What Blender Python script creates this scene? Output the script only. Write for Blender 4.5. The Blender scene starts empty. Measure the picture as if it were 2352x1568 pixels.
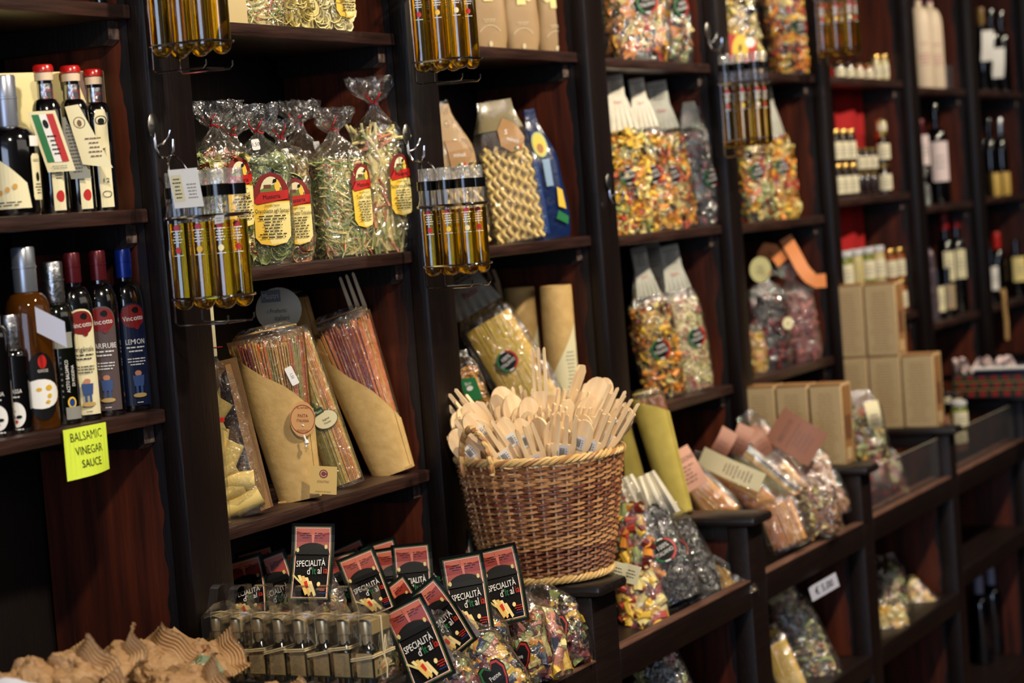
import bpy, bmesh, math, random
import numpy as np
from mathutils import Vector, Matrix, Euler
C = bpy.context.scene.collection
PI = math.pi
# ------------------------------------------------------------------ camera, light, exposure
cam_d = bpy.data.cameras.new('camera'); cam = bpy.data.objects.new('camera', cam_d); C.objects.link(cam)
CR, CU, CF = (0.457297, -0.885937, -0.077434), (0.089153, -0.040964, 0.995175), (0.884834, 0.461994, -0.060251)
cam.matrix_world = Matrix(((CR[0], CU[0], -CF[0], 0), (CR[1], CU[1], -CF[1], -2.4278), (CR[2], CU[2], -CF[2], 1.6), (0, 0, 0, 1)))
cam_d.sensor_width = 36; cam_d.lens = 5000 / 2352 * 36; cam_d.clip_start = .05; cam_d.clip_end = 60
cam_d.dof.use_dof = True; cam_d.dof.focus_distance = 4.35; cam_d.dof.aperture_fstop = 3.1
bpy.context.scene.camera = cam
sc = bpy.context.scene
sc.view_settings.view_transform = 'Standard'; sc.view_settings.look = 'None'; sc.view_settings.gamma = 1
sc.view_settings.exposure = 0.18
sc.cycles.transparent_max_bounces = 24; sc.cycles.max_bounces = 8
sc.cycles.diffuse_bounces = 2; sc.cycles.glossy_bounces = 3; sc.cycles.transmission_bounces = 8
sc.cycles.caustics_reflective = False; sc.cycles.caustics_refractive = False; sc.cycles.sample_clamp_indirect = 4
w = bpy.data.worlds.new('world'); sc.world = w; w.use_nodes = True
w.node_tree.nodes['Background'].inputs[0].default_value = (.6, .7, 1, 1); w.node_tree.nodes['Background'].inputs[1].default_value = .05
def light(name, kind, loc, target, power, col, size=.1, sizey=None, spot=None):
    d = bpy.data.lights.new(name, kind); o = bpy.data.objects.new(name, d); C.objects.link(o)
    d.energy = power; d.color = col; o.location = loc
    o.rotation_euler = (Vector(target) - Vector(loc)).to_track_quat('-Z', 'Y').to_euler()
    if kind == 'AREA':
        d.shape = 'RECTANGLE' if sizey else 'DISK'; d.size = size
        if sizey: d.size_y = sizey
    if kind == 'SPOT': d.spot_size = spot or 1.4; d.spot_blend = .6; d.shadow_soft_size = size
    return o
WARM = (1, .87, .68)
for lx, lp in ((1.3, 150), (3.3, 175), (5.1, 175), (6.7, 150), (8.3, 90), (9.9, 60)):
    light('ceiling_spot_light', 'SPOT', (lx, -1.75, 3.05), (lx + .55, .1, 1.15), lp, WARM, .07, spot=1.75)
light('shop_window_light', 'AREA', (-4.4, -2.4, 1.6), (4, -2.4, 1.6), 185, (.60, .74, 1), 4.8, 2.9)
light('room_fill_light', 'AREA', (4.5, -4.2, 2.9), (5, 0, 1), 18, (1, .9, .8), 5, 1.2)

# ------------------------------------------------------------------ materials
def lin(c): return tuple(((v / 12.92) if v <= .04045 else ((v + .055) / 1.055) ** 2.4) for v in c)
MATS = {}
def mat(name, col, rough=.5, metal=0, coat=0, spec=.5, trans=0, col2=None, nscale=8, nstretch=(1, 1, 1), bump=0, bscale=60, sss=0, linear=False, alpha=1):
    if name in MATS: return MATS[name]
    m = bpy.data.materials.new(name); m.use_nodes = True; nt = m.node_tree; b = nt.nodes['Principled BSDF']
    c = col if linear else lin(col)
    b.inputs['Base Color'].default_value = (*c, 1); b.inputs['Roughness'].default_value = rough; b.inputs['Metallic'].default_value = metal
    b.inputs['Coat Weight'].default_value = coat; b.inputs['Coat Roughness'].default_value = .12
    b.inputs['Specular IOR Level'].default_value = spec; b.inputs['Transmission Weight'].default_value = trans
    b.inputs['Alpha'].default_value = alpha
    if col2 or bump:
        tc = nt.nodes.new('ShaderNodeTexCoord'); mp = nt.nodes.new('ShaderNodeMapping'); nt.links.new(tc.outputs['Object'], mp.inputs[0])
        mp.inputs['Scale'].default_value = nstretch
    if col2:
        n = nt.nodes.new('ShaderNodeTexNoise'); n.inputs['Scale'].default_value = nscale; n.inputs['Detail'].default_value = 5
        nt.links.new(mp.outputs[0], n.inputs['Vector'])
        r = nt.nodes.new('ShaderNodeValToRGB'); r.color_ramp.elements[0].position = .35; r.color_ramp.elements[1].position = .68
        r.color_ramp.elements[0].color = (*c, 1); r.color_ramp.elements[1].color = (*(col2 if linear else lin(col2)), 1)
        nt.links.new(n.outputs['Fac'], r.inputs[0]); nt.links.new(r.outputs[0], b.inputs['Base Color'])
    if bump:
        n = nt.nodes.new('ShaderNodeTexNoise'); n.inputs['Scale'].default_value = bscale; n.inputs['Detail'].default_value = 4
        nt.links.new(mp.outputs[0], n.inputs['Vector'])
        bp = nt.nodes.new('ShaderNodeBump'); bp.inputs['Strength'].default_value = bump; bp.inputs['Distance'].default_value = .01
        nt.links.new(n.outputs['Fac'], bp.inputs['Height']); nt.links.new(bp.outputs[0], b.inputs['Normal'])
    MATS[name] = m; return m
def film(name, lo=.05, hi=.55, rough=.07, bump=.6, bscale=28, haze=.03, tint=(1, 1, 1), stretch=(1, 1, 1)):
    if name in MATS: return MATS[name]
    m = bpy.data.materials.new(name); m.use_nodes = True; nt = m.node_tree; nt.nodes.clear()
    out = nt.nodes.new('ShaderNodeOutputMaterial'); tr = nt.nodes.new('ShaderNodeBsdfTransparent'); tr.inputs[0].default_value = (*tint, 1)
    gl = nt.nodes.new('ShaderNodeBsdfGlossy'); gl.inputs['Roughness'].default_value = rough; gl.inputs[0].default_value = (1, 1, 1, 1)
    df = nt.nodes.new('ShaderNodeBsdfDiffuse'); df.inputs[0].default_value = (.8, .8, .8, 1)
    lw = nt.nodes.new('ShaderNodeLayerWeight'); lw.inputs[0].default_value = .35
    mr = nt.nodes.new('ShaderNodeMapRange'); mr.inputs['To Min'].default_value = lo; mr.inputs['To Max'].default_value = hi
    mx = nt.nodes.new('ShaderNodeMixShader'); mx2 = nt.nodes.new('ShaderNodeMixShader'); mx2.inputs[0].default_value = haze
    if bump:
        tc = nt.nodes.new('ShaderNodeTexCoord'); mp = nt.nodes.new('ShaderNodeMapping'); mp.inputs['Scale'].default_value = stretch
        nt.links.new(tc.outputs['Object'], mp.inputs[0])
        n = nt.nodes.new('ShaderNodeTexNoise'); n.inputs['Scale'].default_value = bscale; n.inputs['Detail'].default_value = 3; n.inputs['Distortion'].default_value = 1.2
        nt.links.new(mp.outputs[0], n.inputs['Vector'])
        bp = nt.nodes.new('ShaderNodeBump'); bp.inputs['Strength'].default_value = bump; bp.inputs['Distance'].default_value = .02
        nt.links.new(n.outputs['Fac'], bp.inputs['Height'])
        for q in (gl, lw): nt.links.new(bp.outputs[0], q.inputs['Normal'])
    nt.links.new(lw.outputs['Facing'], mr.inputs[0]); nt.links.new(mr.outputs[0], mx.inputs[0])
    nt.links.new(tr.outputs[0], mx2.inputs[1]); nt.links.new(df.outputs[0], mx2.inputs[2])
    nt.links.new(mx2.outputs[0], mx.inputs[1]); nt.links.new(gl.outputs[0], mx.inputs[2]); nt.links.new(mx.outputs[0], out.inputs[0])
    MATS[name] = m; return m
def wood(name, a, b, rough=.3, stretch=(6, 6, .6), nscale=9, spec=.5, bump=.12, wear=None, coat=.0):
    return mat(name, a, rough, col2=b, nscale=nscale, nstretch=stretch, bump=bump, bscale=nscale * 3, spec=spec, coat=coat)
W_POST = wood('dark_post_wood', (.062, .038, .034), (.095, .052, .046), .42, (9, 9, .7), 7, spec=.35)
W_SHELF = wood('dark_shelf_wood', (.14, .085, .072), (.26, .165, .14), .36, (.7, 9, 9), 7, bump=.2)
W_BLACK = wood('black_painted_wood', (.055, .045, .05), (.08, .066, .07), .42, (6, 6, .8), 8)
W_SLAB = wood('black_slab_wood', (.09, .075, .075), (.15, .12, .115), .32, (8, .8, 8), 8)
W_RAIL = wood('dark_rail_wood', (.075, .042, .036), (.11, .062, .05), .45, (.7, 9, 9), 7, spec=.3)
W_EDGE = wood('worn_edge_wood', (.34, .22, .18), (.46, .33, .27), .42, (.8, 8, 8), 12)
W_CLEAT = wood('cleat_wood', (.25, .2, .18), (.46, .38, .35), .6, (8, 1, 8), 14)
W_BACK = wood('back_panel_wood', (.04, .022, .018), (.07, .036, .028), .5, (5, 5, .5), 6)
def panel_wood():
    m = wood('red_brown_panel_wood', (.19, .07, .04), (.37, .155, .075), .45, (4, 4, .35), 7); nt = m.node_tree; b = nt.nodes['Principled BSDF']
    src = b.inputs['Base Color'].links[0].from_socket          # black paint brushed unevenly over the front edge of the panel
    tc = nt.nodes.new('ShaderNodeTexCoord'); sx = nt.nodes.new('ShaderNodeSeparateXYZ'); n = nt.nodes.new('ShaderNodeTexNoise'); n.inputs['Scale'].default_value = 9
    nt.links.new(tc.outputs['Object'], sx.inputs[0]); nt.links.new(tc.outputs['Object'], n.inputs['Vector'])
    ma = nt.nodes.new('ShaderNodeMath'); ma.operation = 'MULTIPLY_ADD'; ma.inputs[1].default_value = .06; ma.inputs[2].default_value = .036
    nt.links.new(n.outputs['Fac'], ma.inputs[0])
    lt = nt.nodes.new('ShaderNodeMath'); lt.operation = 'LESS_THAN'; nt.links.new(sx.outputs[1], lt.inputs[0]); nt.links.new(ma.outputs[0], lt.inputs[1])
    mx = nt.nodes.new('ShaderNodeMix'); mx.data_type = 'RGBA'; nt.links.new(lt.outputs[0], mx.inputs[0]); nt.links.new(src, mx.inputs[6]); mx.inputs[7].default_value = (.008, .006, .007, 1)
    nt.links.new(mx.outputs[2], b.inputs['Base Color']); return m
W_PANEL = panel_wood()
KRAFT = mat('kraft_paper', (.74, .60, .36), .75, col2=(.80, .66, .42), nscale=40, bump=.1, bscale=90)
KRAFT_BR = mat('brown_kraft_paper', (.70, .52, .34), .7, col2=(.76, .59, .40), nscale=20, bump=.25, bscale=45)
KRAFT_TAN = mat('tan_pouch_paper', (.62, .50, .35), .5, col2=(.67, .55, .39), nscale=15)
BOXC = mat('pale_carton', (.72, .61, .44), .6, col2=(.78, .67, .50), nscale=9, nstretch=(1, 1, 14))
BOXS = mat('brown_carton', (.55, .38, .22), .6, col2=(.62, .45, .27), nscale=9)
CREAM = mat('cream_paper', (.90, .86, .70), .6)
WHITE = mat('white_paper', (.93, .92, .90), .55)
GREYP = mat('grey_print', (.55, .55, .52), .6)
BLACK = mat('black_print', (.03, .025, .03), .5, spec=.25)
DGREY = mat('dark_grey_print', (.25, .24, .24), .5)
RED = mat('red_print', (.72, .10, .08), .45); DRED = mat('deep_red_print', (.48, .07, .07), .45)
ORANGE = mat('orange_print', (.82, .36, .16), .5); YELL = mat('yellow_print', (.93, .76, .25), .5); LCREAM = mat('light_yellow_print', (.96, .88, .58), .5)
GREEN = mat('green_print', (.08, .45, .24), .5); DGREEN = mat('dark_green_print', (.10, .24, .15), .5); OLIVEP = mat('olive_print', (.42, .48, .22), .5)
BLUE = mat('blue_print', (.10, .24, .52), .4); NAVY = mat('navy_print', (.06, .10, .22), .35); PINK = mat('pink_paper', (.95, .72, .62), .6)
NOTE = mat('yellow_note_paper', (.86, .95, .28), .6); INK = mat('marker_ink', (.05, .12, .08), .5)
CHROME = mat('chrome_wire', (.85, .85, .87), .12, metal=1); STEEL = mat('grey_metal', (.55, .54, .52), .32, metal=1)
GOLD = mat('gold_metal', (.80, .66, .38), .3, metal=1); SILVER = mat('silver_foil', (.72, .73, .75), .28, metal=1, bump=.25, bscale=70)
PEWTER = mat('pewter_cap', (.78, .70, .54), .28, metal=.6)
DARKGLASS = mat('dark_bottle_glass', (.025, .02, .025), .06, spec=.8, coat=.6)
BROWNGLASS = mat('brown_bottle_glass', (.16, .09, .03), .08, spec=.8, coat=.5)
OIL = mat('olive_oil', (.93, .74, .10), .02, trans=1); 
_b = OIL.node_tree.nodes['Principled BSDF']; _b.inputs['IOR'].default_value = 1.3; _b.inputs['Coat Weight'].default_value = 1; _b.inputs['Coat IOR'].default_value = 1.8; _b.inputs['Coat Roughness'].default_value = .03
AMBER = mat('amber_vinegar', (.66, .38, .10), .03, trans=.85); PALEOIL = mat('pale_green_oil', (.55, .50, .22), .04, trans=.75)
GLASSF = film('clear_glass_shell', .05, .7, .03, 0, haze=.01)
ACET = film('clear_acetate', .035, .6, .04, .08, 14, haze=.012)
FILM = film('cellophane_film', .085, .85, .10, .55, 40, haze=.02)
FILM2 = film('tight_cellophane_film', .07, .55, .08, .8, 40, haze=.015)
CAPCLEAR = film('clear_plastic_cap', .15, .7, .08, .1, haze=.14)
CAPBLACK = mat('black_plastic', (.03, .03, .035), .15, coat=.5)
CLOTHRED = mat('red_cloth', (.66, .04, .06), .7); RAFFIA = mat('raffia', (.88, .80, .62), .6)
W_UT = wood('pale_beech_wood', (.90, .75, .56), (.97, .86, .68), .55, (5, 5, .7), 12, bump=.05)
WICK = [mat('wicker_brown', (.54, .34, .21), .42), mat('wicker_red_brown', (.44, .23, .15), .42), mat('wicker_tan', (.70, .50, .31), .42), mat('wicker_pale', (.84, .69, .44), .5)]
STAKE = mat('wicker_stake', (.80, .66, .50), .5)
TWIST = mat('red_twist_tie', (.72, .06, .06), .45)

# ------------------------------------------------------------------ geometry builder
class G:
    def __init__(s): s.V = []; s.F = []; s.M = []; s.n = 0
    def add(s, v, f, m=0):
        v = np.asarray(v, float).reshape(-1, 3); s.V.append(v); n = s.n
        s.F.extend([tuple(i + n for i in q) for q in f])
        s.M.extend([m] * len(f) if isinstance(m, int) else list(m)); s.n += len(v); return s
    def box(s, lo, hi, m=0, bev=0, rot=None, org=(0, 0, 0)):
        lo = np.array(lo, float); hi = np.array(hi, float)
        if bev <= 0:
            v = [(x, y, z) for z in (lo[2], hi[2]) for x, y in ((lo[0], lo[1]), (hi[0], lo[1]), (hi[0], hi[1]), (lo[0], hi[1]))]
            f = [(3, 2, 1, 0), (4, 5, 6, 7), (0, 1, 5, 4), (1, 2, 6, 5), (2, 3, 7, 6), (3, 0, 4, 7)]
        else:
            bm = bmesh.new(); bmesh.ops.create_cube(bm, size=1)
            for q in bm.verts: q.co = Vector(((lo + hi) / 2 + (hi - lo) * np.array(q.co)))
            bmesh.ops.bevel(bm, geom=bm.edges[:], offset=min(bev, (hi - lo).min() * .45), segments=2, profile=.5, affect='EDGES')
            bm.verts.index_update(); v = [tuple(q.co) for q in bm.verts]; f = [tuple(x.index for x in q.verts) for q in bm.faces]; bm.free()
        v = np.array(v)
        if rot is not None: v = (v - org) @ np.array(rot).T + org
        return s.add(v, f, m)
    def tube(s, path, r, seg=6, m=0, closed=False, caps=True):
        P = np.array(path, float); n = len(P); r = np.full(n, r) if np.isscalar(r) else np.array(r)
        T = np.roll(P, -1, 0) - np.roll(P, 1, 0)
        if not closed: T[0] = P[1] - P[0]; T[-1] = P[-1] - P[-2]
        T /= np.linalg.norm(T, axis=1)[:, None] + 1e-12
        up = np.array((0, 0, 1.)) if abs(T[0][2]) < .9 else np.array((1., 0, 0))
        N = np.cross(T[0], up); N /= np.linalg.norm(N); vs = []
        for i in range(n):
            N = N - T[i] * (N @ T[i]); N /= np.linalg.norm(N) + 1e-12; B = np.cross(T[i], N)
            for k in range(seg):
                a = 2 * PI * k / seg; vs.append(P[i] + r[i] * (math.cos(a) * N + math.sin(a) * B))
        f = []
        for i in range(n if closed else n - 1):
            j = (i + 1) % n
            for k in range(seg): l = (k + 1) % seg; f.append((i * seg + k, i * seg + l, j * seg + l, j * seg + k))
        if caps and not closed: f.append(tuple(range(seg))[::-1]); f.append(tuple((n - 1) * seg + k for k in range(seg)))
        return s.add(vs, f, m)
    def lathe(s, prof, seg=20, m=0, sx=1, sy=1, c=(0, 0, 0), power=1, mats=None):
        vs = []; e = power
        for r, z in prof:
            for k in range(seg):
                a = 2 * PI * k / seg; ca, sa = math.cos(a), math.sin(a)
                if e != 1: ca = math.copysign(abs(ca) ** e, ca); sa = math.copysign(abs(sa) ** e, sa)
                vs.append((c[0] + r * sx * ca, c[1] + r * sy * sa, c[2] + z))
        f = []; ms = []
        for i in range(len(prof) - 1):
            for k in range(seg): l = (k + 1) % seg; f.append((i * seg + k, i * seg + l, (i + 1) * seg + l, (i + 1) * seg + k)); ms.append(mats[i] if mats else m)
        f.append(tuple(range(seg))[::-1]); ms.append(mats[0] if mats else m)
        f.append(tuple((len(prof) - 1) * seg + k for k in range(seg))); ms.append(mats[-1] if mats else m)
        return s.add(vs, f, ms)
    def grid(s, fn, nu, nv, m=0, closed=False):
        vs = [fn(i / (nu if closed else nu - 1), j / (nv - 1)) for j in range(nv) for i in range(nu)]
        f = [(j * nu + i, j * nu + (i + 1) % nu, (j + 1) * nu + (i + 1) % nu, (j + 1) * nu + i) for j in range(nv - 1) for i in range(nu if closed else nu - 1)]
        return s.add(vs, f, m)
    def slab(s, fn, nu, nv, t, m=0):   # a sheet with thickness t; fn(u, v) -> point and normal
        A = [fn(i / (nu - 1), j / (nv - 1)) for j in range(nv) for i in range(nu)]
        top = [np.array(p) + np.array(n) * t / 2 for p, n in A]; bot = [np.array(p) - np.array(n) * t / 2 for p, n in A]; N = nu * nv
        f = []
        for j in range(nv - 1):
            for i in range(nu - 1):
                a = j * nu + i; b = a + 1; c = b + nu; d = a + nu; f.append((a, b, c, d)); f.append((N + d, N + c, N + b, N + a))
        rim = [i for i in range(nu)] + [j * nu + nu - 1 for j in range(1, nv)] + [(nv - 1) * nu + i for i in range(nu - 2, -1, -1)] + [j * nu for j in range(nv - 2, 0, -1)]
        for a, b in zip(rim, rim[1:] + rim[:1]): f.append((b, a, N + a, N + b))
        return s.add(top + bot, f, m)
    def build(s, name, mats, parent=None, smooth=True, loc=None, rot=None, kind=None, label=None, ang=.7):
        me = bpy.data.meshes.new(name)
        if s.n:
            V = np.concatenate(s.V); me.from_pydata(V.tolist(), [], s.F)
        for m in (mats if isinstance(mats, (list, tuple)) else [mats]): me.materials.append(m)
        me.polygons.foreach_set('material_index', s.M); me.update()
        if smooth:
            me.shade_smooth()
            try: me.set_sharp_from_angle(angle=ang)
            except Exception: pass
        o = bpy.data.objects.new(name, me); C.objects.link(o)
        if parent is not None: o.parent = parent
        if loc is not None: o.location = loc
        if rot is not None: o.rotation_euler = rot
        if kind: o['kind'] = kind
        if label: o['label'] = label
        return o
def thing(name, label, cat, loc=(0, 0, 0), rot=(0, 0, 0), group=None):
    o = bpy.data.objects.new(name, None); C.objects.link(o); o.location = loc; o.empty_display_size = .05
    o.rotation_euler = (0, 0, rot) if np.isscalar(rot) else rot
    o['label'] = label; o['category'] = cat
    if group: o['group'] = group
    return o
def tag(o, label, cat, group=None):
    o['label'] = label; o['category'] = cat
    if group: o['group'] = group
    return o
def struct(o): o['kind'] = 'structure'; return o
def dup(root, loc, rot=0, label=None, group=None):
    def cp(o, par):
        c = o.copy(); C.objects.link(c); c.parent = par
        for ch in kids.get(o.name, []): cp(ch, c)
        return c
    kids = {}
    for o in list(C.objects):
        if o.parent is not None: kids.setdefault(o.parent.name, []).append(o)
    r = cp(root, None); r.location = loc; r.rotation_euler = (0, 0, rot) if np.isscalar(rot) else rot
    if label: r['label'] = label
    if group: r['group'] = group
    return r
def hang(root, local, world):   # move a thing so that its local point lands on the world point
    root.location = Vector(world) - root.rotation_euler.to_matrix() @ Vector(local); return root

# ------------------------------------------------------------------ printed sheets
_txt = {}
def text2d(s, size=1., cx=1.):
    if s not in _txt:
        cu = bpy.data.curves.new('lettering', 'FONT'); cu.body = s; cu.align_x = 'CENTER'; cu.align_y = 'CENTER'; cu.resolution_u = 2
        o = bpy.data.objects.new('lettering', cu); C.objects.link(o)
        dg = bpy.context.evaluated_depsgraph_get(); me = bpy.data.meshes.new_from_object(o.evaluated_get(dg))
        _txt[s] = ([tuple(v.co)[:2] for v in me.vertices], [tuple(p.vertices) for p in me.polygons])
        bpy.data.objects.remove(o); bpy.data.curves.remove(cu); bpy.data.meshes.remove(me)
    v, f = _txt[s]; v = np.array(v) if v else np.zeros((0, 2))
    return v * np.array([size * cx, size]), f
def arc_pts(cx, cy, rx, ry, a0=0, a1=360, n=24):
    return [(cx + rx * math.cos(math.radians(a0 + (a1 - a0) * i / n)), cy + ry * math.sin(math.radians(a0 + (a1 - a0) * i / n))) for i in range(n + 1)]
def printed(elems, fn, name, parent, mats, cut=0, step=.00035, thick=0, label=None, seed=1, **kw):
    """elems: 2-D shapes in metres drawn back to front; fn(u, v, lift) puts them on the surface"""
    bm = bmesh.new(); idx = []; rnd = random.Random(seed)
    lay = bm.faces.layers.int.new('lay')
    def poly(pts, m, L):
        pts = [pts[i] for i in range(len(pts)) if pts[i] != pts[i - 1]]
        vs = [bm.verts.new((p[0], p[1], L * step)) for p in pts]
        try: f = bm.faces.new(vs)
        except ValueError: return
        f.material_index = m; f[lay] = L
        f.normal_update()
        if f.normal.z < 0: f.normal_flip()
    L = 0
    for e in elems:
        k = e[0]; L += 1
        if k == 'rect': _, x, y, w, h, m = e; poly([(x, y), (x + w, y), (x + w, y + h), (x, y + h)], m, L)
        elif k == 'poly': poly(e[1], e[2], L)
        elif k == 'ell': _, x, y, rx, ry, m = e; poly(arc_pts(x, y, rx, ry, 0, 345, 23), m, L)
        elif k == 'ring':
            _, x, y, r0, r1, a0, a1, m = e; n = max(3, int(abs(a1 - a0) / 15)); A = arc_pts(x, y, r0, r0, a0, a1, n); B = arc_pts(x, y, r1, r1, a0, a1, n)
            for i in range(n): poly([A[i], B[i], B[i + 1], A[i + 1]], m, L)
        elif k == 'lines':
            _, x, y, w, h, n, m = e[:7]
            for i in range(n):
                yy = y + h * (i + .25) / n; ww = w * rnd.uniform(.6, 1); x0 = x + (w - ww) / 2; xx = x0
                while xx < x0 + ww - .001:
                    q = min(rnd.uniform(.1, .3) * w, x0 + ww - xx); poly([(xx, yy), (xx + q * .82, yy), (xx + q * .82, yy + h / n * .34), (xx, yy + h / n * .34)], m, L); xx += q
        elif k == 'text':
            _, t, x, y, size, m = e[:6]; cx = e[6] if len(e) > 6 else 1; ang = e[7] if len(e) > 7 else 0
            v, f = text2d(t, size, cx)
            if len(v):
                c, s_ = math.cos(ang), math.sin(ang); v = v @ np.array([[c, s_], [-s_, c]])
                vs = [bm.verts.new((x + p[0], y + p[1], L * step)) for p in v]
                for q in f:
                    try: g = bm.faces.new([vs[i] for i in q]); g.material_index = m
                    except ValueError: pass
    bmesh.ops.triangulate(bm, faces=[f for f in bm.faces if len(f.verts) > 4])
    if cut:
        cuts = (cut, cut) if np.isscalar(cut) else cut
        for ax, st in enumerate(cuts):
            if not st: continue
            lo = min(v.co[ax] for v in bm.verts); hi = max(v.co[ax] for v in bm.verts); x = math.ceil(lo / st + .01) * st
            while x < hi:
                nrm = [0, 0, 0]; nrm[ax] = 1; co = [0, 0, 0]; co[ax] = x
                bmesh.ops.bisect_plane(bm, geom=bm.verts[:] + bm.edges[:] + bm.faces[:], plane_co=co, plane_no=nrm); x += st
    bm.verts.index_update(); g = G()
    if not len(bm.verts): return None
    co = np.array([v.co[:] for v in bm.verts]); vs = [fn(p[0], p[1], p[2]) for p in co]
    g.add(vs, [tuple(v.index for v in f.verts) for f in bm.faces], [f.material_index for f in bm.faces])
    bm.free()
    if thick:
        n0 = len(g.V[0]); back = [fn(p[0], p[1], -thick) for p in co]
    return g.build(name, mats, parent, smooth=False, label=label, **kw)
def flat(org, ux, uy):
    o, a, b = (np.array(q, float) for q in (org, ux, uy)); n = np.cross(a, b); n /= np.linalg.norm(n)
    return lambda u, v, l: o + a * u + b * v + n * l
def pcyl(r, p, z0=0, a0=-PI / 2):
    def f(u, v, l):
        a = a0 + u / r; c, s = math.cos(a), math.sin(a); return ((r + l) * math.copysign(abs(c) ** p, c), (r + l) * math.copysign(abs(s) ** p, s), z0 + v)
    return f
def cyl(r, c=(0, 0), z0=0, a0=-PI / 2, sx=1, sy=1):
    return lambda u, v, l: (c[0] + (r + l) * sx * math.cos(a0 + u / r), c[1] + (r + l) * sy * math.sin(a0 + u / r), z0 + v)
# ------------------------------------------------------------------ room
FZ = -.4
def simple(name, lo, hi, m, bev=0): g = G(); g.box(lo, hi, 0, bev); return g.build(name, m, smooth=bev > 0)
FLOORM = mat('terracotta_floor', (.30, .20, .15), .4, col2=(.36, .25, .19), nscale=3)
PLAST = mat('plaster_wall', (.55, .50, .44), .8); PLAST2 = mat('ceiling_plaster', (.62, .58, .52), .8)
struct(simple('floor', (-6, -5.2, FZ - .1), (13, .5, FZ), FLOORM))
struct(simple('ceiling', (-4.2, -5.2, 3.3), (13, .5, 3.4), PLAST2))
struct(simple('wall_back', (-4.2, .345, FZ), (13, .5, 3.3), W_BACK))
struct(simple('wall_front', (-4.2, -5.2, FZ), (13, -5.1, 3.3), PLAST))
struct(simple('wall_right', (12.8, -5.1, FZ), (13, .345, 3.3), W_BACK))
g = G(); g.box((-4.2, -5.1, FZ), (-4.1, -4.9, 3.3)); g.box((-4.2, .1, FZ), (-4.1, .345, 3.3)); g.box((-4.2, -4.9, FZ), (-4.1, .1, .1)); g.box((-4.2, -4.9, 3.1), (-4.1, .1, 3.3))
struct(g.build('wall_left', PLAST, smooth=False))
g = G(); g.box((-4.18, -4.9, .1), (-4.12, .1, .16)); g.box((-4.18, -4.9, 3.04), (-4.12, .1, 3.1))
for y in (-4.9, -3.7, -2.45, -1.2, .04): g.box((-4.18, y, .161), (-4.12, y + .06, 3.039))
struct(g.build('window_1', W_BLACK, smooth=False))

# ------------------------------------------------------------------ shelving
PA = [2.33, 3.292, 4.261, 5.205, 6.13, 7.066, 8.06, 8.93, 9.88]; PB = [2.455, 3.424, 4.389, 5.318, 6.226, 7.142, 8.166, 9.03, 9.98]
SH = [[2.032, 1.655, 1.281], [2.013, 1.525, 1.029], [1.998, 1.516, 1.022], [1.989, 1.506, 1.022], [1.975, 1.50, 1.018], [1.973, 1.55, 1.10], [1.951, 1.488, 1.03], [1.951, 1.494, 1.03]]
post_words = ['dark wooden upright beside the balsamic bottles', 'dark wooden upright with the tagged oil rack hanging on it', 'dark wooden upright behind the wicker basket with an empty chrome hook rack', 'dark wooden upright with one empty chrome hook', 'dark wooden upright left of the brown ribbon bag bay',
              'dark wooden upright left of the jam jars', 'dark wooden upright between jam jars and wine bottles', 'dark wooden upright between the two wine bays', 'last dark wooden upright of the shelving']
for k, (a, b) in enumerate(zip(PA, PB)):
    r = thing('shelf_post', post_words[k], 'shelf post', ((a + b) / 2, 0, 0)); hw = (b - a) / 2
    g = G(); g.box((-hw, 0, .766), (hw, .045, 3.0), 0, .007); g.build('upright_board', W_POST, r)
    g = G(); g.box((-hw + .003, .045, .766), (hw - .003, .34, 3.0)); g.build('side_panel', W_PANEL, r, smooth=False, label='red-brown side panel with black paint brushed along its front edge')
hgt = ['top', 'middle', 'lowest']
what = [['dark wooden shelf above the cream gift box, nearest bay', 'dark wooden shelf under the red-capped vinegar bottles', 'dark wooden shelf with the yellow vinegar note on its edge'],
        ['dark wooden shelf under trofie bags at the top edge', 'dark wooden shelf carrying the red-tied pasta bags', 'dark wooden shelf carrying the spaghetti cone packs'],
        ['dark wooden shelf under three tan pouches', 'dark wooden shelf under the wavy pasta and blue bag', 'dark wooden shelf behind the basket of utensils'],
        ['dark wooden shelf under the orange butterfly pasta bag', 'dark wooden shelf under the grey-topped bags and dark bag', 'dark wooden shelf under the small pink and green pasta bags'],
        ['dark wooden shelf under orange pasta bags behind an oil rack', 'dark wooden shelf under two pasta bags beside red panel wood', 'dark wooden shelf under the dried tomato bag'],
        ['dark wooden shelf under short pale-labelled jars', 'dark wooden shelf under the stacked dark jam jars', 'dark wooden shelf hidden behind the tall carton stack'],
        ['dark wooden shelf under the cream wrapped bottles', 'dark wooden shelf under the wine bottle with big pale label', 'dark wooden shelf under red-capped wine bottles'],
        ['dark wooden shelf under bottles with white neck tags', 'dark wooden shelf under the shiny dark bottles at far right', 'dark wooden shelf beside the antler stick']]
for k in range(8):
    x0, x1 = PB[k], PA[k + 1]
    for j, z in enumerate(SH[k]):
        o = thing('shelf_board', what[k][j], 'shelf', (x0, .03, z))
        g = G(); g.box((.001, 0, -.027), (x1 - x0 - .001, .312, 0), 0, .004); g.build('board', W_SHELF, o)
        g = G(); L_ = x1 - x0
        pr = [(.03, -.0275), (.03, -.062), (.045, -.072), (.30, -.072), (.30, -.0275)]
        v = [(L_ - q, y, zz) for q in (.034, .002) for y, zz in pr]; f = [(0, 1, 2, 3, 4), (9, 8, 7, 6, 5)] + [(i, i + 5, (i + 1) % 5 + 5, (i + 1) % 5) for i in range(5)]
        g.add(v, f, [0, 0] + [1] * 2 + [0] * 3); g.build('support_cleat', [W_BLACK, W_CLEAT], o, smooth=False)
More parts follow.
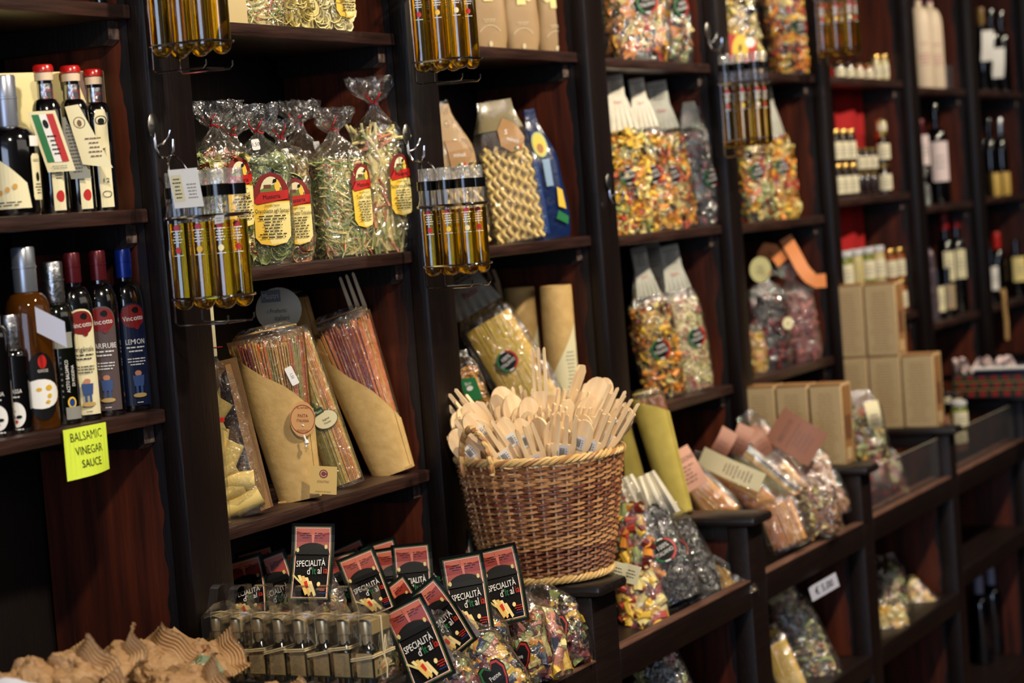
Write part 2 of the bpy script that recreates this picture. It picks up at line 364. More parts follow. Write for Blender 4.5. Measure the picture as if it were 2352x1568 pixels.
# ------------------------------------------------------------------ counter
SZ = .765
dw = ['black-topped counter divider under the raffia-tied oil boxes', 'black-topped counter divider under the wicker basket', 'black-topped counter divider right of the black pasta bags', 'black-topped counter divider under the row of three cartons', 'black-topped counter divider under the tall stack of cartons', 'black-topped counter divider under the tartan box', 'farthest counter divider past the tartan box']
for k in range(1, 8):
    a, b = PA[k], PB[k]; r = thing('counter_divider', dw[k - 1], 'counter divider', ((a + b) / 2, -.35, 0)); hw = (b - a) / 2
    g = G(); g.box((-hw - .012, -.027, SZ - .026), (hw + .012, .34, SZ), 0, .011); g.build('top_slab', W_SLAB, r)
    g = G(); g.box((-hw, 0, FZ), (hw, .055, SZ - .0265), 0, .004); g.build('front_post', W_RAIL, r)
    g = G(); g.box((-hw + .012, .056, FZ), (hw - .012, .69, SZ - .0265)); g.build('infill_panel', W_PANEL, r, smooth=False)
    g = G(); g.box((-hw + .002, .056, SZ - .06), (hw - .002, .34, SZ - .0268)); g.box((-hw + .002, .056, FZ), (hw - .002, .34, FZ + .05)); g.box((-hw + .002, .30, FZ + .05), (hw - .002, .345, SZ - .06)); g.build('panel_frame', W_BLACK, r, smooth=False)
rw = ['dark counter rail in front of the pasta bags with black cards', 'dark counter rail in front of the black squid ink pasta', 'dark counter rail above the small price sign', 'dark counter rail in front of red packs behind clear pane', 'dark counter rail below the tartan box', 'farthest dark counter rail at the right']
for k in range(1, 7):
    x0, x1 = PB[k], PA[k + 1]; o = thing('bin_rail', rw[k - 1], 'rail', (x0, -.35, .60))
    g = G(); g.box((.001, 0, -.075), (x1 - x0 - .001, .028, -.006), 0, .003); g.build('rail_board', W_RAIL, o)
    g = G(); g.box((.001, -.001, -.0058), (x1 - x0 - .001, .03, 0), 0, .002); g.build('worn_top_edge', W_EDGE, o)
    o = thing('bin_tray', 'sloping wooden tray behind the ' + rw[k - 1].split('dark counter ')[1] if 'dark counter ' in rw[k - 1] else 'sloping wooden tray of the farthest counter bin', 'tray', (x0, -.32, .545))
    g = G(); g.add([(.002, 0, 0), (x1 - x0 - .002, 0, 0), (x1 - x0 - .002, .66, .12), (.002, .66, .12), (.002, 0, -.015), (x1 - x0 - .002, 0, -.015), (x1 - x0 - .002, .66, .105), (.002, .66, .105)],
          [(0, 1, 2, 3), (7, 6, 5, 4), (0, 4, 5, 1), (1, 5, 6, 2), (2, 6, 7, 3), (3, 7, 4, 0)]); g.build('tray_board', W_RAIL, o, smooth=False)
lw = {2: ('dark low shelf under the counter in front of the black pasta', .17), 3: ('dark low shelf under the price sign', .20), 4: ('dark low shelf with pale pasta bags under the counter', .206), 5: ('dark low shelf above the dark blue-capped bottles', .272), 6: ('farthest dark low shelf under the counter', .27)}
for k, (lab, z) in lw.items():
    o = thing('low_shelf', lab, 'shelf', (PB[k], -.35, z)); g = G(); g.box((.001, .0, -.06), (PA[k + 1] - PB[k] - .001, .028, 0), 0, .004); g.build('front_strip', W_RAIL, o)
    g = G(); g.box((.001, .0285, -.02), (PA[k + 1] - PB[k] - .001, .69, -.002)); g.build('shelf_surface', W_RAIL, o, smooth=False)
for k, lab in ((4, 'base board of the low compartment under the pale pasta shelf'), (5, 'base board under the dark blue-capped bottles'), (6, 'farthest base board under the counter')):
    o = thing('base_shelf', lab, 'shelf', (PB[k], -.35, -.22)); g = G(); g.box((.001, .0, -.06), (PA[k + 1] - PB[k] - .001, .028, 0), 0, .004); g.build('front_strip', W_RAIL, o)
    g = G(); g.box((.001, .0285, -.02), (PA[k + 1] - PB[k] - .001, .69, -.002)); g.build('shelf_surface', W_RAIL, o, smooth=False)
# nearest bin, holding the kraft bags
o = tag(simple('counter_ledge', (1.4, -.35, .68), (3.27, .34, .72), W_SLAB, .008), 'dark ledge under the heap of crumpled kraft bags', 'ledge')

# ------------------------------------------------------------------ hooks
def hook(loc, label, double=True):
    r = thing('wall_hook', label, 'hook', loc)
    g = G(); g.tube([(0, -.002, .03), (0, -.004, -.01), (0, -.012, -.028), (0, -.03, -.032), (0, -.042, -.02), (0, -.045, .002)], .0028, 8); g.build('hook_wire', CHROME, r)
    if double:
        g = G(); g.tube([(0, -.003, -.008), (.012, -.012, -.004), (.02, -.02, .008), (.022, -.024, .02)], .0026, 8); g.build('side_prong', CHROME, r)
    g = G(); g.lathe([(.001, -.004), (.014, -.003), (.016, 0), (.014, .002), (.001, .003)], 18, sy=1.5); o = g.build('mounting_plate', STEEL, r, rot=(PI / 2, 0, 0), loc=(0, -.003, .03))
    return r
hook((3.283, -0.002, 1.775), 'steel hook plate with round disc on the post behind the tagged oil rack')
hook((4.214, -0.002, 1.754), 'chrome hook holding the untagged oil rack beside the wavy pasta')
hook((5.264, -0.002, 1.622), 'empty chrome hook on the upright left of the grey-topped bags')
hook((6.042, -0.002, 2.053), 'chrome hook holding the farther oil rack before the butterfly pasta')

# ------------------------------------------------------------------ oil rack: six test tubes in a wire frame, origin at the hook point
TUBES = {}
def oil_rack(loc, label, where, handle=.10, tagcard=False, rz=0, L=.235, mirror=1):
    r = thing('oil_tube_rack', label, 'oil rack', loc, rz, 'hanging wire racks of olive oil tubes'); H = handle; px, py, tr = .05, .047, .0185
    xs = [-.027, .027]; ys = [-.03, -.077, -.124]; zt = -H - .045; zb = zt - L
    g = G()
    def loop(z, e, rr=.0026):
        x0, x1, y0, y1 = xs[0] - tr - e, xs[1] + tr + e, ys[-1] - tr - e, ys[0] + tr + e; q = .018; P = []
        for cx, cy, a in ((x1 - q, y1 - q, 0), (x0 + q, y1 - q, 90), (x0 + q, y0 + q, 180), (x1 - q, y0 + q, 270)):
            for i in range(4): t = math.radians(a + i * 30); P.append((cx + q * math.cos(t), cy + q * math.sin(t), z))
        g.tube(P, rr, 6, 0, True)
        for y in (ys[0] - py / 2, ys[1] - py / 2): g.tube([(x0, y, z), (x1, y, z)], rr, 6)
        g.tube([(0, y0, z), (0, y1, z)], rr, 6)
    loop(zt - .036, .003, .0036); loop(zb + .022, .002)
    y0, y1 = ys[-1] - .01, ys[0] + .012
    for x in (xs[0] - tr + .004, xs[1] + tr - .004):
        g.tube([(x, y1, zt - .036), (x, y1, zb - .02), (x, y1 - .006, zb - .026), (x, y0 + .006, zb - .026), (x, y0, zb - .02), (x, y0, zb - .012)], .0019, 6)
    g.tube([(xs[0], y0 + .01, zb - .026), (xs[1], y0 + .01, zb - .026)], .0019, 6)
    g.build('wire_frame', CHROME, r)
    g = G();     A = [(-.031, ys[0] + .022, zt - .036), (-.031, ys[0] + .004, zt + .02)] + [(-.031 * math.cos(q), -.012 - .018 * (1 - math.sin(q)), zt + .03 + (-.05 - zt) * math.sin(q)) for q in np.linspace(.15, PI - .15, 16)] + [(.031, ys[0] + .004, zt + .02), (.031, ys[0] + .022, zt - .036)]
    g.tube(A, .0021, 6); g.build('handle', CHROME, r)
    POS = [('innermost', 'middle', 'outermost'), ('near', 'far')]
    for i, y in enumerate(ys):
        for j, x in enumerate(xs):
            kind = (i + j) % 3
            lab = POS[0][i] + ' ' + POS[1][j] + '-side tube of the oil rack ' + where
            lc = (loc[0] + x, loc[1] + y, loc[2] + zb)
            key = (L, kind)
            if key in TUBES: dup(TUBES[key], lc, 0, lab, 'oil tubes in the rack ' + where); continue
            t = thing('oil_tube', lab, 'oil tube', lc, 0, 'oil tubes in the rack ' + where); TUBES[key] = t
            n = 7; prof = [(tr * math.sin(PI / 2 * q / n), tr - tr * math.cos(PI / 2 * q / n)) for q in range(n + 1)]
            g = G(); g.lathe([(max(a, .0004) * .999, b) for a, b in prof] + [(tr, L - .045)], 22)
            g.build('oil', OIL, t)
            g = G(); g.lathe([(tr - .0006, L - .0445), (tr + .0004, L - .01), (tr + .0004, L)], 22, 0); g.build('glass_neck', GLASSF, t)
            g = G(); g.lathe([(tr + .003, L), (tr + .003, L + .020)], 22, 0); g.build('black_collar', CAPBLACK, t)
            g = G(); g.lathe([(tr * .92, L + .0205), (tr * .92, L + .046), (tr * .86, L + .048)], 22, 0); g.build('clear_cap', CAPCLEAR, t)
            e = [('ell', 0, L * .74, .006, .006, 0), ('lines', -.011, L * .60, .022, .026, 5, 1)]
            e += [('ell', 0, L * .54, .005, .006, 2), ('rect', -.008, L * .49, .016, .0012, 1)]
            o = printed(e, cyl(tr + .0006, a0=PI + .5), 'printed_mark', t, [mat('magenta_print', (.65, .08, .2), .4), WHITE, (RED, YELL, CREAM)[kind]], cut=(.004, 0))
    if tagcard:
        g = G(); e = [('rect', -.03, -.07, .06, .07, 0), ('rect', -.027, -.058, .022, .048, 1), ('lines', -.025, -.054, .018, .04, 6, 2), ('lines', .0, -.055, .026, .03, 5, 3)]
        fn = flat((-.056, -.072, zt + .052), (.12, -.99, 0), (-.03, .10, 1))
        t = printed(e, fn, 'price_tag', r, [WHITE, CREAM, BLACK, GREYP], label='white hanging price tag')
        g = G(); g.tube([(-.056, -.072, zt + .048), (-.045, -.045, zt + .075), (-.031, -.018, zt + .03)], .0008, 5); g.build('tag_string', BLACK, r)
        printed([('poly', [(0, 0), (.022, .002), (.024, .016), (.002, .016)], 0), ('lines', .003, .004, .017, .009, 2, 1)], flat((-.05, -.128, zt - .052), (-.1, -1, 0), (0, 0, 1)), 'price_sticker', r, [WHITE, GREYP])
    return r
oil_rack((3.283, -0.03, 1.767), 'hanging rack of oil tubes with white price tag, on the nearest post', 'with the white tag', .055, True, L=.205)
oil_rack((4.214, -0.03, 1.746), 'hanging rack of oil tubes beside the wavy pasta pouch', 'beside the wavy pasta', .045, L=.19)
oil_rack((3.281, -0.03, 2.242), 'hanging rack of oil tubes cut by the top edge, above the tagged rack', 'at the top above the tagged rack', .06, L=.215)
oil_rack((4.241, -0.03, 2.248), 'hanging rack of oil tubes beside the tan pouches at the top', 'beside the tan pouches', .055, L=.232)
oil_rack((6.042, -0.03, 2.045), 'hanging rack of oil tubes in front of the butterfly pasta bay', 'before the orange butterfly pasta', .045, L=.225)
oil_rack((6.937, -0.03, 2.335), 'farthest hanging rack of oil tubes, above the short jars', 'above the short jars', .045, L=.225)
# ------------------------------------------------------------------ pasta pieces
def P_tube(L, r, bend=0, seg=6, n=4, r2=None):
    g = G(); P = [((t - .5) * L, bend * math.cos((t - .5) * PI) , 0) for t in np.linspace(0, 1, n)]
    g.tube(P, [r * (r2 if r2 and (i in (0, n - 1)) else 1) for i in range(n)], seg, caps=r2 is not None); return np.concatenate(g.V), g.F
def P_bow(w=.036, h=.026):
    v = []; 
    for i in range(5):
        for j in range(4):
            x = (i / 4 - .5) * w; y = (j / 3 - .5) * h * (.30 + .7 * abs(i - 2) / 2); v.append((x, y, (.004 if j % 2 else -.002) * (1.6 - abs(i - 2) / 2)))
    return np.array(v), [(i * 4 + j, (i + 1) * 4 + j, (i + 1) * 4 + j + 1, i * 4 + j + 1) for i in range(4) for j in range(3)]
def P_cup(r=.011, k=1.25):
    v = []; f = []
    for a, (q, z) in enumerate(((.0005, -.0035), (.55, -.002), (.9, .002), (1, .005), (.85, .0035))):
        for s in range(9): t = 2 * PI * s / 9; v.append((r * k * q * math.cos(t), r * q * math.sin(t), z + .001 * math.sin(2 * t)))
    return np.array(v), [(a * 9 + s, a * 9 + (s + 1) % 9, a * 9 + 9 + (s + 1) % 9, a * 9 + 9 + s) for a in range(4) for s in range(9)]
def P_lump(r=.010, seed=0):
    rnd = random.Random(seed); bm = bmesh.new(); bmesh.ops.create_icosphere(bm, subdivisions=1, radius=r)
    for v in bm.verts: v.co *= rnd.uniform(.6, 1.3); v.co.z *= .7
    bm.verts.index_update(); o = (np.array([v.co[:] for v in bm.verts]), [tuple(x.index for x in f.verts) for f in bm.faces]); bm.free(); return o
def P_twist(L=.034, w=.004):
    g = G(); n = 6
    def fn(u, v): t = v * 5; x = (v - .5) * L; a = (u - .5) * 2 * w; return (x, a * math.cos(t), a * math.sin(t) + .001)
    g.grid(fn, 2, n); g.grid(lambda u, v: ((v - .5) * L, (u - .5) * 2 * w * math.sin(v * 5 + 1), -(u - .5) * 2 * w * math.cos(v * 5 + 1)), 2, n); return np.concatenate(g.V), g.F
PROTO = dict(trofie=[P_tube(.036, .0019, .004, 5, 4, .3), P_tube(.03, .0021, .002, 5, 4, .3)], cup=[P_cup(), P_cup(.010, 1.5)], stick=[P_tube(.075, .0036, .005, 6, 4, .7), P_tube(.06, .0034, -.004, 6, 4, .7)],
             twist=[P_twist(), P_twist(.028, .005)], bow=[P_bow(), P_bow(.030, .022)], bigbow=[P_bow(.055, .042), P_bow(.048, .036)], tube=[P_tube(.026, .0055, .003, 7, 3), P_tube(.020, .0065, 0, 7, 3)],
             bigtube=[P_tube(.034, .010, .003, 9, 3), P_tube(.03, .009, .002, 9, 3)], lump=[P_lump(.011, 1), P_lump(.009, 2)], lump2=[P_lump(.016, 3), P_lump(.013, 4)], small=[P_tube(.014, .004, 0, 6, 2), P_cup(.007)],
             mix=[P_bow(.026, .02), P_twist(.026, .0045), P_tube(.022, .005, .002, 7, 3), P_cup(.009)])
PSC = dict(trofie=1.35, cup=1.45, stick=1.15, twist=1.5, bow=1.5, bigbow=1.25, tube=1.45, bigtube=1.3, lump=1.1, lump2=1.1, small=1.0, mix=1.5)
def pm(name, c): return mat('pasta_' + name, c, .5, bump=0)
WHEAT = pm('wheat', (.91, .84, .56)); WHEAT2 = pm('pale_wheat', (.95, .90, .68)); PGREEN = pm('green', (.66, .70, .44)); PGREEN2 = pm('dull_green', (.56, .61, .38)); PROSE = pm('rose', (.80, .52, .38)); PBROWN = pm('brown', (.66, .44, .28))
PYEL = pm('yellow', (.92, .74, .26)); POR = pm('orange', (.92, .58, .20)); PRED = pm('red', (.72, .25, .20)); PMAR = pm('maroon', (.45, .15, .17)); PBLUE = pm('slate', (.25, .28, .38)); PBLK = pm('black', (.12, .10, .10)); PBLK2 = pm('charcoal', (.16, .135, .13)); PPINK = pm('pink', (.86, .56, .48)); PCHOC = pm('chocolate', (.16, .10, .10))
PTAN = pm('tan', (.72, .55, .38)); PSAUS = pm('dusky_pink', (.58, .36, .34)); PAMB = pm('amber', (.82, .58, .20))
MIXC = [WHEAT, PYEL, POR, PRED, PBLK, PGREEN, PPINK]
# ------------------------------------------------------------------ bags
def bag_fn(w, d, hf, ht, top, n=3.4, flat=False, topw=.5, seed=0, neck=.13, flare=.55, bot=.88):
    rnd = random.Random(seed); ph = [rnd.uniform(0, 6.28) for _ in range(6)]; e = 2 / n
    def sm(t): t = min(max(t, 0), 1); return t * t * (3 - 2 * t)
    def fn(a, z, sc=1.0):
        sx = sy = bot + (1 - bot) * sm(z / .035) + .05 * math.sin(PI * min(z / max(hf, .01), 1)); ee = e; rf = 1
        if z > hf and not flat:
            if z <= ht: t = sm((z - hf) / (ht - hf)); sx = sx * (1 - t) + neck * t; sy = sy * (1 - t) + neck * w / d * t; rf = 1 + .12 * t * math.sin(7 * a + ph[0])
            else: t = (z - ht) / max(top - ht, .001); t = math.sin(min(t * 1.25, 1) * PI / 2); sx = neck + (flare - neck) * t; sy = (neck + (flare * .5 - neck) * t) * w / d; rf = 1 + .26 * t * math.sin(2 * a + ph[1]) + .15 * t * math.sin(5 * a + ph[2] + z * 60) + .07 * math.sin(11 * a)
            ee = e + (1 - e) * sm((z - hf) / (ht - hf))
        elif z > hf: t = sm((z - hf) / (ht - hf)); sx = sx * (1 - t) + topw * t; sy = sy * (1 - t) + .05 * t; rf = 1 + .05 * t * math.sin(9 * a + ph[1])
        wob = 1 + .018 * math.sin(3 * a + 25 * z + ph[3]) + .014 * math.sin(5 * a - 40 * z + ph[4])
        c, s_ = math.cos(a), math.sin(a); rf *= wob * sc
        return (w / 2 * sx * rf * math.copysign(abs(c) ** ee, c), d / 2 * sy * rf * math.copysign(abs(s_) ** ee, s_), z)
    return fn
def fill(parent, fn, hf, n, kind, mats, seed=1, inset=.006, w=.12, phi=None, core=None, ps=1, name='pasta', z0=.004, dens_top=.14, wts=None):
    rng = np.random.default_rng(seed); g = G(); sc = 1 - 2 * inset / w
    g.grid(lambda u, v: fn(u * 2 * PI, z0 + v * (hf - z0 - .002), sc * .93), 20, 5, 0, closed=True)
    g.grid(lambda u, v: tuple(np.array(fn(u * 2 * PI, hf - .002, sc * .93 * max(v, .01)))[[0, 1]]) + (hf + .004 * (1 - v),), 20, 3, 0, closed=True)
    zpad = dict(bigtube=.016, bigbow=.022, bow=.012, tube=.013, stick=.03, mix=.012, trofie=.008).get(kind, .006)
    pr = PROTO[kind]; PS = PSC.get(kind, 1.4) * ps
    for i in range(n):
        a = rng.uniform(0, 2 * PI); 
        if rng.random() < .5: a = rng.uniform(PI * .85, PI * 1.75)     # more pieces where the bag faces the shop
        top = rng.random() < dens_top
        if top: z = hf + rng.uniform(-.004, .008); q = math.sqrt(rng.random()); p = np.array(fn(a, hf - .004, sc * q)); p[2] = z; N = np.array((0, 0, 1.)) + rng.normal(0, .5, 3)
        else: z = rng.uniform(z0 + .004, hf); z = max(z, z0 + zpad); p = np.array(fn(a, z, sc * rng.uniform(.93, .99))); p1 = np.array(fn(a + .05, z, sc)); t = p1 - np.array(fn(a - .05, z, sc)); N = np.cross(t, (0, 0, 1.)); N = N / (np.linalg.norm(N) + 1e-9) + rng.normal(0, .22, 3)
        N /= np.linalg.norm(N); T = rng.normal(0, 1, 3) if phi is None else np.array((0, 0, 1.)) + rng.normal(0, phi, 3)
        T -= N * (T @ N); T /= np.linalg.norm(T) + 1e-9; B = np.cross(N, T)
        v, f = pr[rng.integers(len(pr))]
        g.add((v * PS * rng.uniform(.85, 1.15)) @ np.array((T, B, N)) + p, f, int(rng.choice(len(mats), p=wts)) + 1)
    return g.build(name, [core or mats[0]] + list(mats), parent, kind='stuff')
def film_mesh(parent, fn, top, m=FILM, nu=44, nv=34, sc=1.03, name='clear_film', z0=.0, crk=.0020):
    g = G(); rng = np.random.default_rng(int(top * 9999) + nu)
    g.grid(lambda u, v: fn(u * 2 * PI, z0 + v * (top - z0), sc), nu, nv, 0, closed=True)
    V = g.V[0]; k = np.clip((V[:, 2] - z0) / (top - z0), 0, 1); V += rng.normal(0, 1, V.shape) * (crk * (.12 + .88 * np.clip((k - .45) * 3, 0, 1)))[:, None]
    return g.build(name, m, parent, ang=.5)
def front_of(fn, zc, a0, sc=1.05):
    """label mapping on the bag's wall: u metres sideways from angle a0, v metres up from zc"""
    def f(u, v, l):
        p0 = np.array(fn(a0, zc, 1)); da = .02; q = np.array(fn(a0 + da, zc, 1)); k = da / (np.linalg.norm(q - p0) + 1e-9)
        p = np.array(fn(a0 + u * k, zc + v, sc)); return tuple(p + np.array((math.cos(a0), math.sin(a0), 0)) * (l + .0015))
    return f
def plane_of(fn, zc, side=-1, sc=1.05, x0=0, lift=.002):
    """label mapping on the wide front (-Y) of a bag: straight across, following the wall"""
    def f(u, v, l):
        x = x0 + u; z = zc + v; lo, hi = PI, 2 * PI
        for _ in range(18):
            m_ = (lo + hi) / 2
            if fn(m_, z, sc)[0] < x: lo = m_
            else: hi = m_
        p = fn((lo + hi) / 2, z, sc); return (p[0], p[1] - l - lift, p[2])
    return f
def red_tie(parent, z, r, seed=0):
    rnd = random.Random(seed); g = G(); g.tube([(r * math.cos(t), r * .9 * math.sin(t), z + .003 * math.sin(t * 2)) for t in np.linspace(0, 12.5, 34)], .0016, 5)
    a = rnd.uniform(3.2, 4.6)
    for s, q in ((1, .3), (-1, -.2)):
        b = a + q; g.tube([(r * math.cos(b), r * math.sin(b), z), (1.5 * r * math.cos(b), 1.5 * r * math.sin(b), z + .004), (2.3 * r * math.cos(b + .3 * s), 2.3 * r * math.sin(b + .3 * s), z + .014), (2.1 * r * math.cos(b + .7 * s), 2.1 * r * math.sin(b + .7 * s), z + .026 * rnd.uniform(.6, 1.2))], .0016, 5)
    return g.build('twist_tie', TWIST, parent, label='red twist tie')
def farm_label(parent, mapping, title, w=.056, h=.125, sub='Specialita Tipiche', seed=1):
    a, b = w / 2, h / 2
    out = [(-a, -b + .018), (-a * .72, -b + .005), (0, -b), (a * .72, -b + .005), (a, -b + .018), (a, b * .35), (a * .98, b * .55), (a * .82, b * .72), (a * .55, b * .9), (0, b), (-a * .55, b * .9), (-a * .8, b * .72), (-a, b * .5)]
    e = [('poly', out, 0), ('poly', [(-a, -b + .018), (-a * .72, -b + .005), (0, -b), (a * .72, -b + .005), (a, -b + .018), (a, b * .2), (-a, b * .2)], 1),
         ('poly', [(-a * .15, -b + .003), (a * .72, -b + .005), (a, -b + .018), (a, b * .16), (a * .1, b * .16), (-a * .6, -b * .2)], 5),
         ('poly', arc_pts(0, b * .42, a * .62, b * .46, 0, 180, 10), 2), ('poly', [(-a * .6, b * .42), (a * .6, b * .42), (a * .6, b * .56), (a * .2, b * .66), (-a * .2, b * .62), (-a * .6, b * .53)], 3),
         ('rect', -a * .4, b * .56, a * .4, b * .1, 6), ('poly', arc_pts(a * .35, b * .62, a * .16, b * .16, 0, 345, 10), 7), ('poly', [(a * .1, b * .7), (a * .3, b * .72), (a * .34, b * .82), (a * .14, b * .8)], 4),
         ('poly', [(-a, b * .22), (-a * .8, b * .14), (a * .9, b * .26), (a, b * .5), (-a * .62, b * .46)], 8), ('text', 'Masseria', 0, b * .33, .013, 4, .8, .06),
         ('text', sub, 0, b * .10, .0055, 4, .8), ('text', title, 0, -b * .05, .0125, 4, .60), ('lines', -a * .8, -b * .80, w * .8, b * .66, 8, 4)]
    return printed(e, mapping, 'front_label', parent, [DRED, YELL, CREAM, OLIVEP, BLACK, LCREAM, mat('roof_brown', (.42, .22, .14), .5), YELL, RED], cut=(.009, .02), seed=seed, label='red and yellow farm label')
def sticker(parent, org, ux, uy, w=.022, h=.014, name='price_sticker', bar=False):
    e = [('poly', [(.002, 0), (w - .002, 0), (w, .002), (w, h - .002), (w - .002, h), (.002, h), (0, h - .002), (0, .002)], 0)]
    if bar:
        rnd = random.Random(3); x = w * .12
        while x < w * .62: q = rnd.uniform(.0004, .0012); e.append(('rect', x, h * .2, q, h * .6, 1)); x += q * 2
        e.append(('lines', w * .68, h * .15, w * .24, h * .7, 4, 1))
    else: e.append(('text', '1,50', w / 2, h / 2, h * .5, 1, .9))
    return printed(e, flat(org, ux, uy), name, parent, [WHITE, DGREY])
def round_mark(parent, mapping, r=.026, name='round_sticker', txt=('100%', 'ITALIANO')):
    e = [('ell', 0, 0, r, r, 0), ('ring', 0, 0, r * .82, r * .98, 110, 250, 1), ('ring', 0, 0, r * .82, r * .98, -70, 70, 2), ('ring', 0, 0, r * .84, r * .96, 75, 105, 3), ('ring', 0, 0, r * .84, r * .96, 255, 285, 3),
         ('text', txt[0], 0, r * .28, r * .52, 3, .9, .15), ('text', txt[1], 0, -r * .22, r * .46, 3, .72, .15)]
    return printed(e, mapping, name, parent, [BLACK, GREEN, RED, WHITE], cut=(.014, 0), label='round black sticker with green and red ring')
def gathered(loc, rz, label, w, d, hf, ht, top, kind, n, mats, seed=1, title=None, lab=None, lean=(0, 0), wts=None, stick=None, phi=None, group=None, core=None, lw_=.062, lh=.140, inset=.006):
    r = thing('pasta_bag', label, 'pasta bag', loc, (lean[0], lean[1], rz), group)
    fn = bag_fn(w, d, hf + .012, ht, top, seed=seed, flare=.85); fill(r, fn, hf, n, kind, mats, seed, inset, w, phi, core, wts=wts)
    film_mesh(r, fn, top); red_tie(r, ht, .13 * w / 2 * 1.3, seed)
    if title: farm_label(r, plane_of(fn, lab[1], x0=lab[0], sc=1.055), title, w=lw_, h=lh, seed=seed)
    if stick: sticker(r, stick, (1, .1, .1), (-.15, 0, 1), .016, .022)
    return r
g_mid = 'red-tied cellophane pasta bags'
MS = SH[1][1] + .001
# middle shelf of the second bay
gathered((3.606, 0.085, 1.526), -.55, 'pasta bag of twisted green and orange strips behind the tagged oil rack', .115, .075, .215, .285, .335, 'twist', 300, [WHEAT, PGREEN, PROSE], 3, 'Strozzapreti', (.028, .150), wts=[.4, .35, .25], group=g_mid)
gathered((3.85, 0.21, 1.526), -.3, 'transparent bag top in the back row, left of the green pasta bag', .11, .07, .20, .275, .325, 'twist', 200, [WHEAT, PGREEN], 4, group=g_mid)
gathered((3.75, 0.085, 1.526), -.85, 'bag of green ear-shaped pasta with big farm label', .112, .085, .205, .272, .33, 'cup', 230, [PGREEN, PGREEN2], 5, inset=.014, title='Orecchiette agli Spinaci', lab=(.012, .115), stick=(-.02, -.05, .235), group=g_mid, lw_=.074, lh=.150, lean=(.03, .02))
gathered((3.88, 0.11, 1.526), -.75, 'bag of ear-shaped pasta in three colours behind the green one', .100, .08, .205, .262, .30, 'cup', 200, [WHEAT, PGREEN, PROSE], 6, 'Orecchiette Tricolori', (.012, .105), inset=.013, stick=(-.01, -.048, .215), group=g_mid)
gathered((4.111, 0.21, 1.526), -.5, 'tall bag with knotted top in the back row, left of the thin twisted pasta', .11, .08, .21, .30, .352, 'trofie', 420, [WHEAT, PBROWN, PGREEN], 7, 'Trofie', (.0, .11), stick=(.01, -.046, .235), group=g_mid)
gathered((4.053, 0.085, 1.526), -.38, 'bag of thin twisted green and cream pasta with label at its corner', .124, .085, .20, .275, .325, 'trofie', 800, [WHEAT, PGREEN2, PGREEN, PROSE], 8, 'Trofie Tricolori', (.032, .13), wts=[.34, .3, .24, .12], group=g_mid, lean=(0, .0))
gathered((4.275, 0.21, 1.526), -.2, 'crinkled bag top in the back row between the two right-hand bags', .11, .08, .20, .27, .31, 'trofie', 150, [WHEAT, PGREEN], 9, group=g_mid)
gathered((4.233, 0.085, 1.526), -.42, 'tallest bag of long pasta sticks, beside the right upright', .120, .085, .25, .335, .395, 'stick', 190, [WHEAT, WHEAT2, PGREEN, PROSE], 10, 'Maccheroni al Ferretto', (.024, .150), phi=.35, wts=[.5, .25, .12, .13], inset=.014, group=g_mid)
# top shelf of the second bay (only the lower halves are in the picture)
TS = SH[1][0] + .001
gathered((3.825, 0.11, 2.014), -.5, 'bag of thin green pasta on the top shelf beside a pale box', .12, .08, .19, .27, .32, 'trofie', 520, [WHEAT, PGREEN, PROSE], 11, 'Trofie', (.03, .15), group='bags on the top shelf')
gathered((3.949, 0.11, 2.014), -.5, 'middle top-shelf bag of cream ear-shaped pasta', .10, .08, .19, .27, .32, 'cup', 380, [WHEAT], 12, group='bags on the top shelf')
gathered((4.049, 0.085, 2.014), -.55, 'right-hand top-shelf bag of ear-shaped pasta with label', .125, .085, .20, .27, .32, 'cup', 460, [WHEAT, WHEAT2], 13, 'Orecchiette', (.040, .095), group='bags on the top shelf')
r = thing('pasta_carton', 'pale carton at the left end of the top shelf', 'box', (3.694, 0.085, 2.014), -.5); g = G(); g.box((-.03, -.02, 0), (.03, .03, .2), 0, .002); g.build('carton_body', mat('pale_beige_card', (.85, .76, .56), .6), r); g = G(); g.box((-.0302, -.021, .155), (.0302, .031, .2025), 0, .002); g.build('lid_flap', KRAFT, r)
# ------------------------------------------------------------------ spaghetti packs
SPAG = [pm('spag_ochre', (.78, .60, .26)), pm('spag_olive', (.56, .52, .26)), pm('spag_rust', (.70, .38, .18)), pm('spag_gold', (.84, .68, .34)), pm('spag_wine', (.50, .16, .13)), pm('spag_orange', (.86, .48, .20))]
def strands(parent, L, hw, hd, n, mats, seed=1, z0=.01, jag=.02, bands=True, name='spaghetti', r=.0017):
    rnd = random.Random(seed); g = G()
    for i in range(n):
        a = 2 * PI * i / n; m = int((i / n * len(mats) * 3 + rnd.uniform(-.7, .7))) % len(mats) if bands else rnd.randrange(len(mats))
        P = []
        for t in (0, .5, 1):
            w_, d_ = hw(t) * .93, hd(t) * .9; b = a + rnd.uniform(-.04, .04); P.append((w_ * math.cos(b), d_ * math.sin(b), z0 + t * (L - z0) + (rnd.uniform(-jag, jag * .4) if t == 1 else 0)))
        g.tube(P, r, 5, m, caps=False)
        P2 = [(p[0] * .8, p[1] * .72, p[2] - .004) for p in P]; g.tube(P2, r * 1.4, 4, (m + 1) % len(mats), caps=True)
    g.grid(lambda u, v: (hw(v) * .72 * math.cos(u * 2 * PI), hd(v) * .6 * math.sin(u * 2 * PI), z0 + v * (L - z0) * .97), 14, 4, 0, closed=True)
    g.grid(lambda u, v: (hw(1) * .72 * v * math.cos(u * 2 * PI), hd(1) * .6 * v * math.sin(u * 2 * PI), L * .975), 14, 2, 0, closed=True)
    return g.build(name, mats, parent, kind='stuff')
